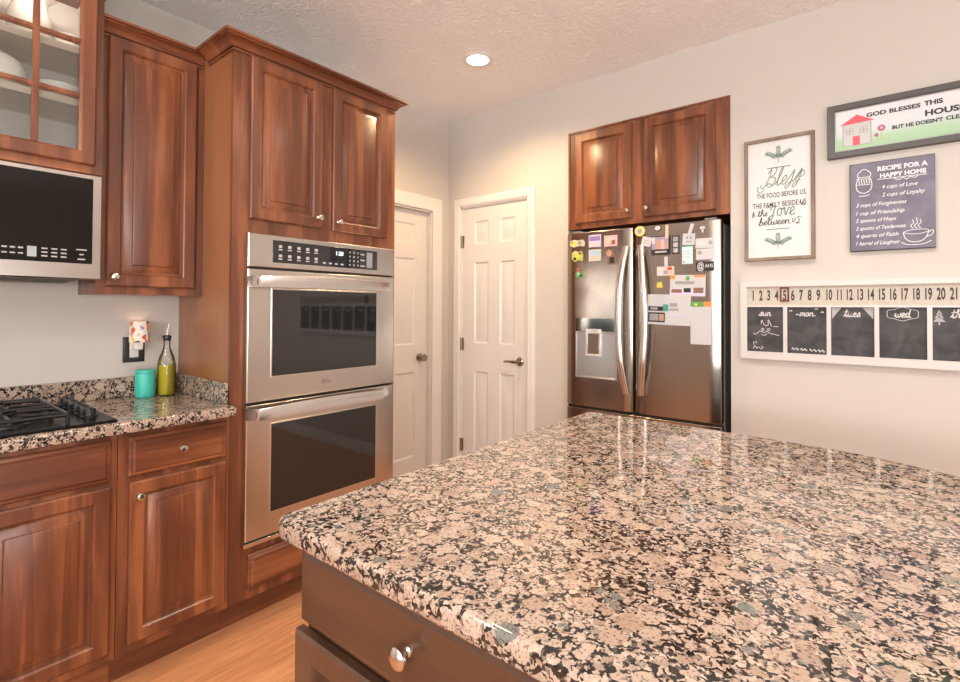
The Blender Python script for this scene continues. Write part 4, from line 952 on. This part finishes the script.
# sunday: mountain drawing, figures
chalk(0, [(-.500,1.226),(-.497,1.247),(-.486,1.224),(-.470,1.222),(-.468,1.249),(-.454,1.218)]); chalk(0, [(-.447,1.217),(-.425,1.216)])
for X in (-.494, -.468): chalk(0, [(X-.006,1.200),(X,1.206),(X+.007,1.201),(X,1.195),(X-.006,1.200)])
chalk(0, [(-.535,1.182),(-.525,1.175),(-.505,1.192),(-.49,1.186),(-.475,1.190),(-.46,1.182),(-.42,1.172)]); chalk(0, [(-.500,1.178),(-.487,1.171),(-.474,1.179)])
chalk(0, [(-.534,1.140),(-.532,1.123)]); chalk(0, [(-.524,1.142),(-.521,1.130)]); chalk(0, [(-.536,1.102),(-.528,1.118),(-.520,1.104),(-.512,1.112),(-.500,1.103),(-.492,1.112),(-.500,1.116)])
# monday: little clouds, scribble at the foot
for X, Z in ((-.372,1.293),(-.345,1.275),(-.268,1.302),(-.278,1.270),(-.244,1.287)): chalk(1, [(X-.006,Z),(X,Z+.003),(X+.006,Z)], .004)
for X in (-.368,-.352,-.332,-.318,-.296,-.28,-.262,-.248): chalk(1, [(X,1.108-.02*(X+.36)),(X+.004,1.116-.04*(X+.36)),(X+.008,1.106-.05*(X+.36)),(X+.013,1.112-.06*(X+.36))], .003)
# wednesday: cloud round the word
a, b = cells[3][0], cells[3][1]; m_ = (a+b)/2
chalk(3, [(m_+.052*math.cos(2*PI*i/12)*(1+.10*(i % 2)), 1.283+.024*math.sin(2*PI*i/12)*(1+.25*(i % 2))) for i in range(13)], .0018)
for ch, pn in zip(chs, panels):
    if ch.cuts[-1][0] < len(ch.v): ch.mark()
    ch.build_each('chalk_writing', CHW, pn)
a, b = cells[2][0], cells[2][1]
MB().poly([C_(a+.002,1.311), C_(a+.040,1.311), C_(a+.004,1.258)], y_-.0001).poly([C_(b-.002,1.311), C_(b-.042,1.311), C_(b-.004,1.258)], y_-.0001).build('curtain_drawing', SOFT, panels[2], smooth=0)
X = cells[4][0]+.022; cs = MB()
for z0, z1, wd in ((1.252,1.276,.020),(1.268,1.289,.015),(1.282,1.302,.010)): cs.poly([C_(X-wd,z0), C_(X+wd,z0), C_(X,z1)], y_-.0002)
cs.poly([C_(X-.003,1.238), C_(X+.003,1.238), C_(X+.003,1.254), C_(X-.003,1.254)], y_-.0001)
cs.build('tree_drawing', SOFT, panels[4], smooth=0)

# ------------------------------------------------------------------ island
IY = .525
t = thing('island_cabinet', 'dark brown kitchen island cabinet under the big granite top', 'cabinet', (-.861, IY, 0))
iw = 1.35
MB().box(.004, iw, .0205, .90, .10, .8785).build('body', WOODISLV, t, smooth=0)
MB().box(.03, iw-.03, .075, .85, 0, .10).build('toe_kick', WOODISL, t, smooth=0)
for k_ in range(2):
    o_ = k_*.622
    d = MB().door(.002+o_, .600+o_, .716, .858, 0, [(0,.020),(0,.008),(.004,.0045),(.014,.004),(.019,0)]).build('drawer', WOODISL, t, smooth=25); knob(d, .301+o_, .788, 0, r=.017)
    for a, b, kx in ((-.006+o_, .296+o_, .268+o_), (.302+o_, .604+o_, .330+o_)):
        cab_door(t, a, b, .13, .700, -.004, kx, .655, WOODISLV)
r_ = .028
arc = [(-.884+r_-r_*math.cos(a), .487+r_-r_*math.sin(a)) for a in [PI/2*i/6 for i in range(7)]]   # near-left corner, from left side to front
back = [(1.02,.60),(1.0,.86),(.80,1.12),(.56,1.34),(.34,1.50),(.205,1.575),(.125,1.621),(.02,1.672),(-.06,1.700),(-.16,1.716),(-.30,1.728),(-.45,1.736),(-.65,1.741)]
arc2 = [(-.884+.035-.035*math.sin(a), 1.741-.035+.035*math.cos(a)) for a in [PI/2*i/6 for i in range(7)]]
pts = arc + [(.98,.487),(1.01,.52)] + back + arc2
o = edge_slab(pts, .879, .914, .006).build('island_countertop', GRANITE, smooth=40)
tag(o, 'large polished brown and black granite island top in the foreground', 'countertop')
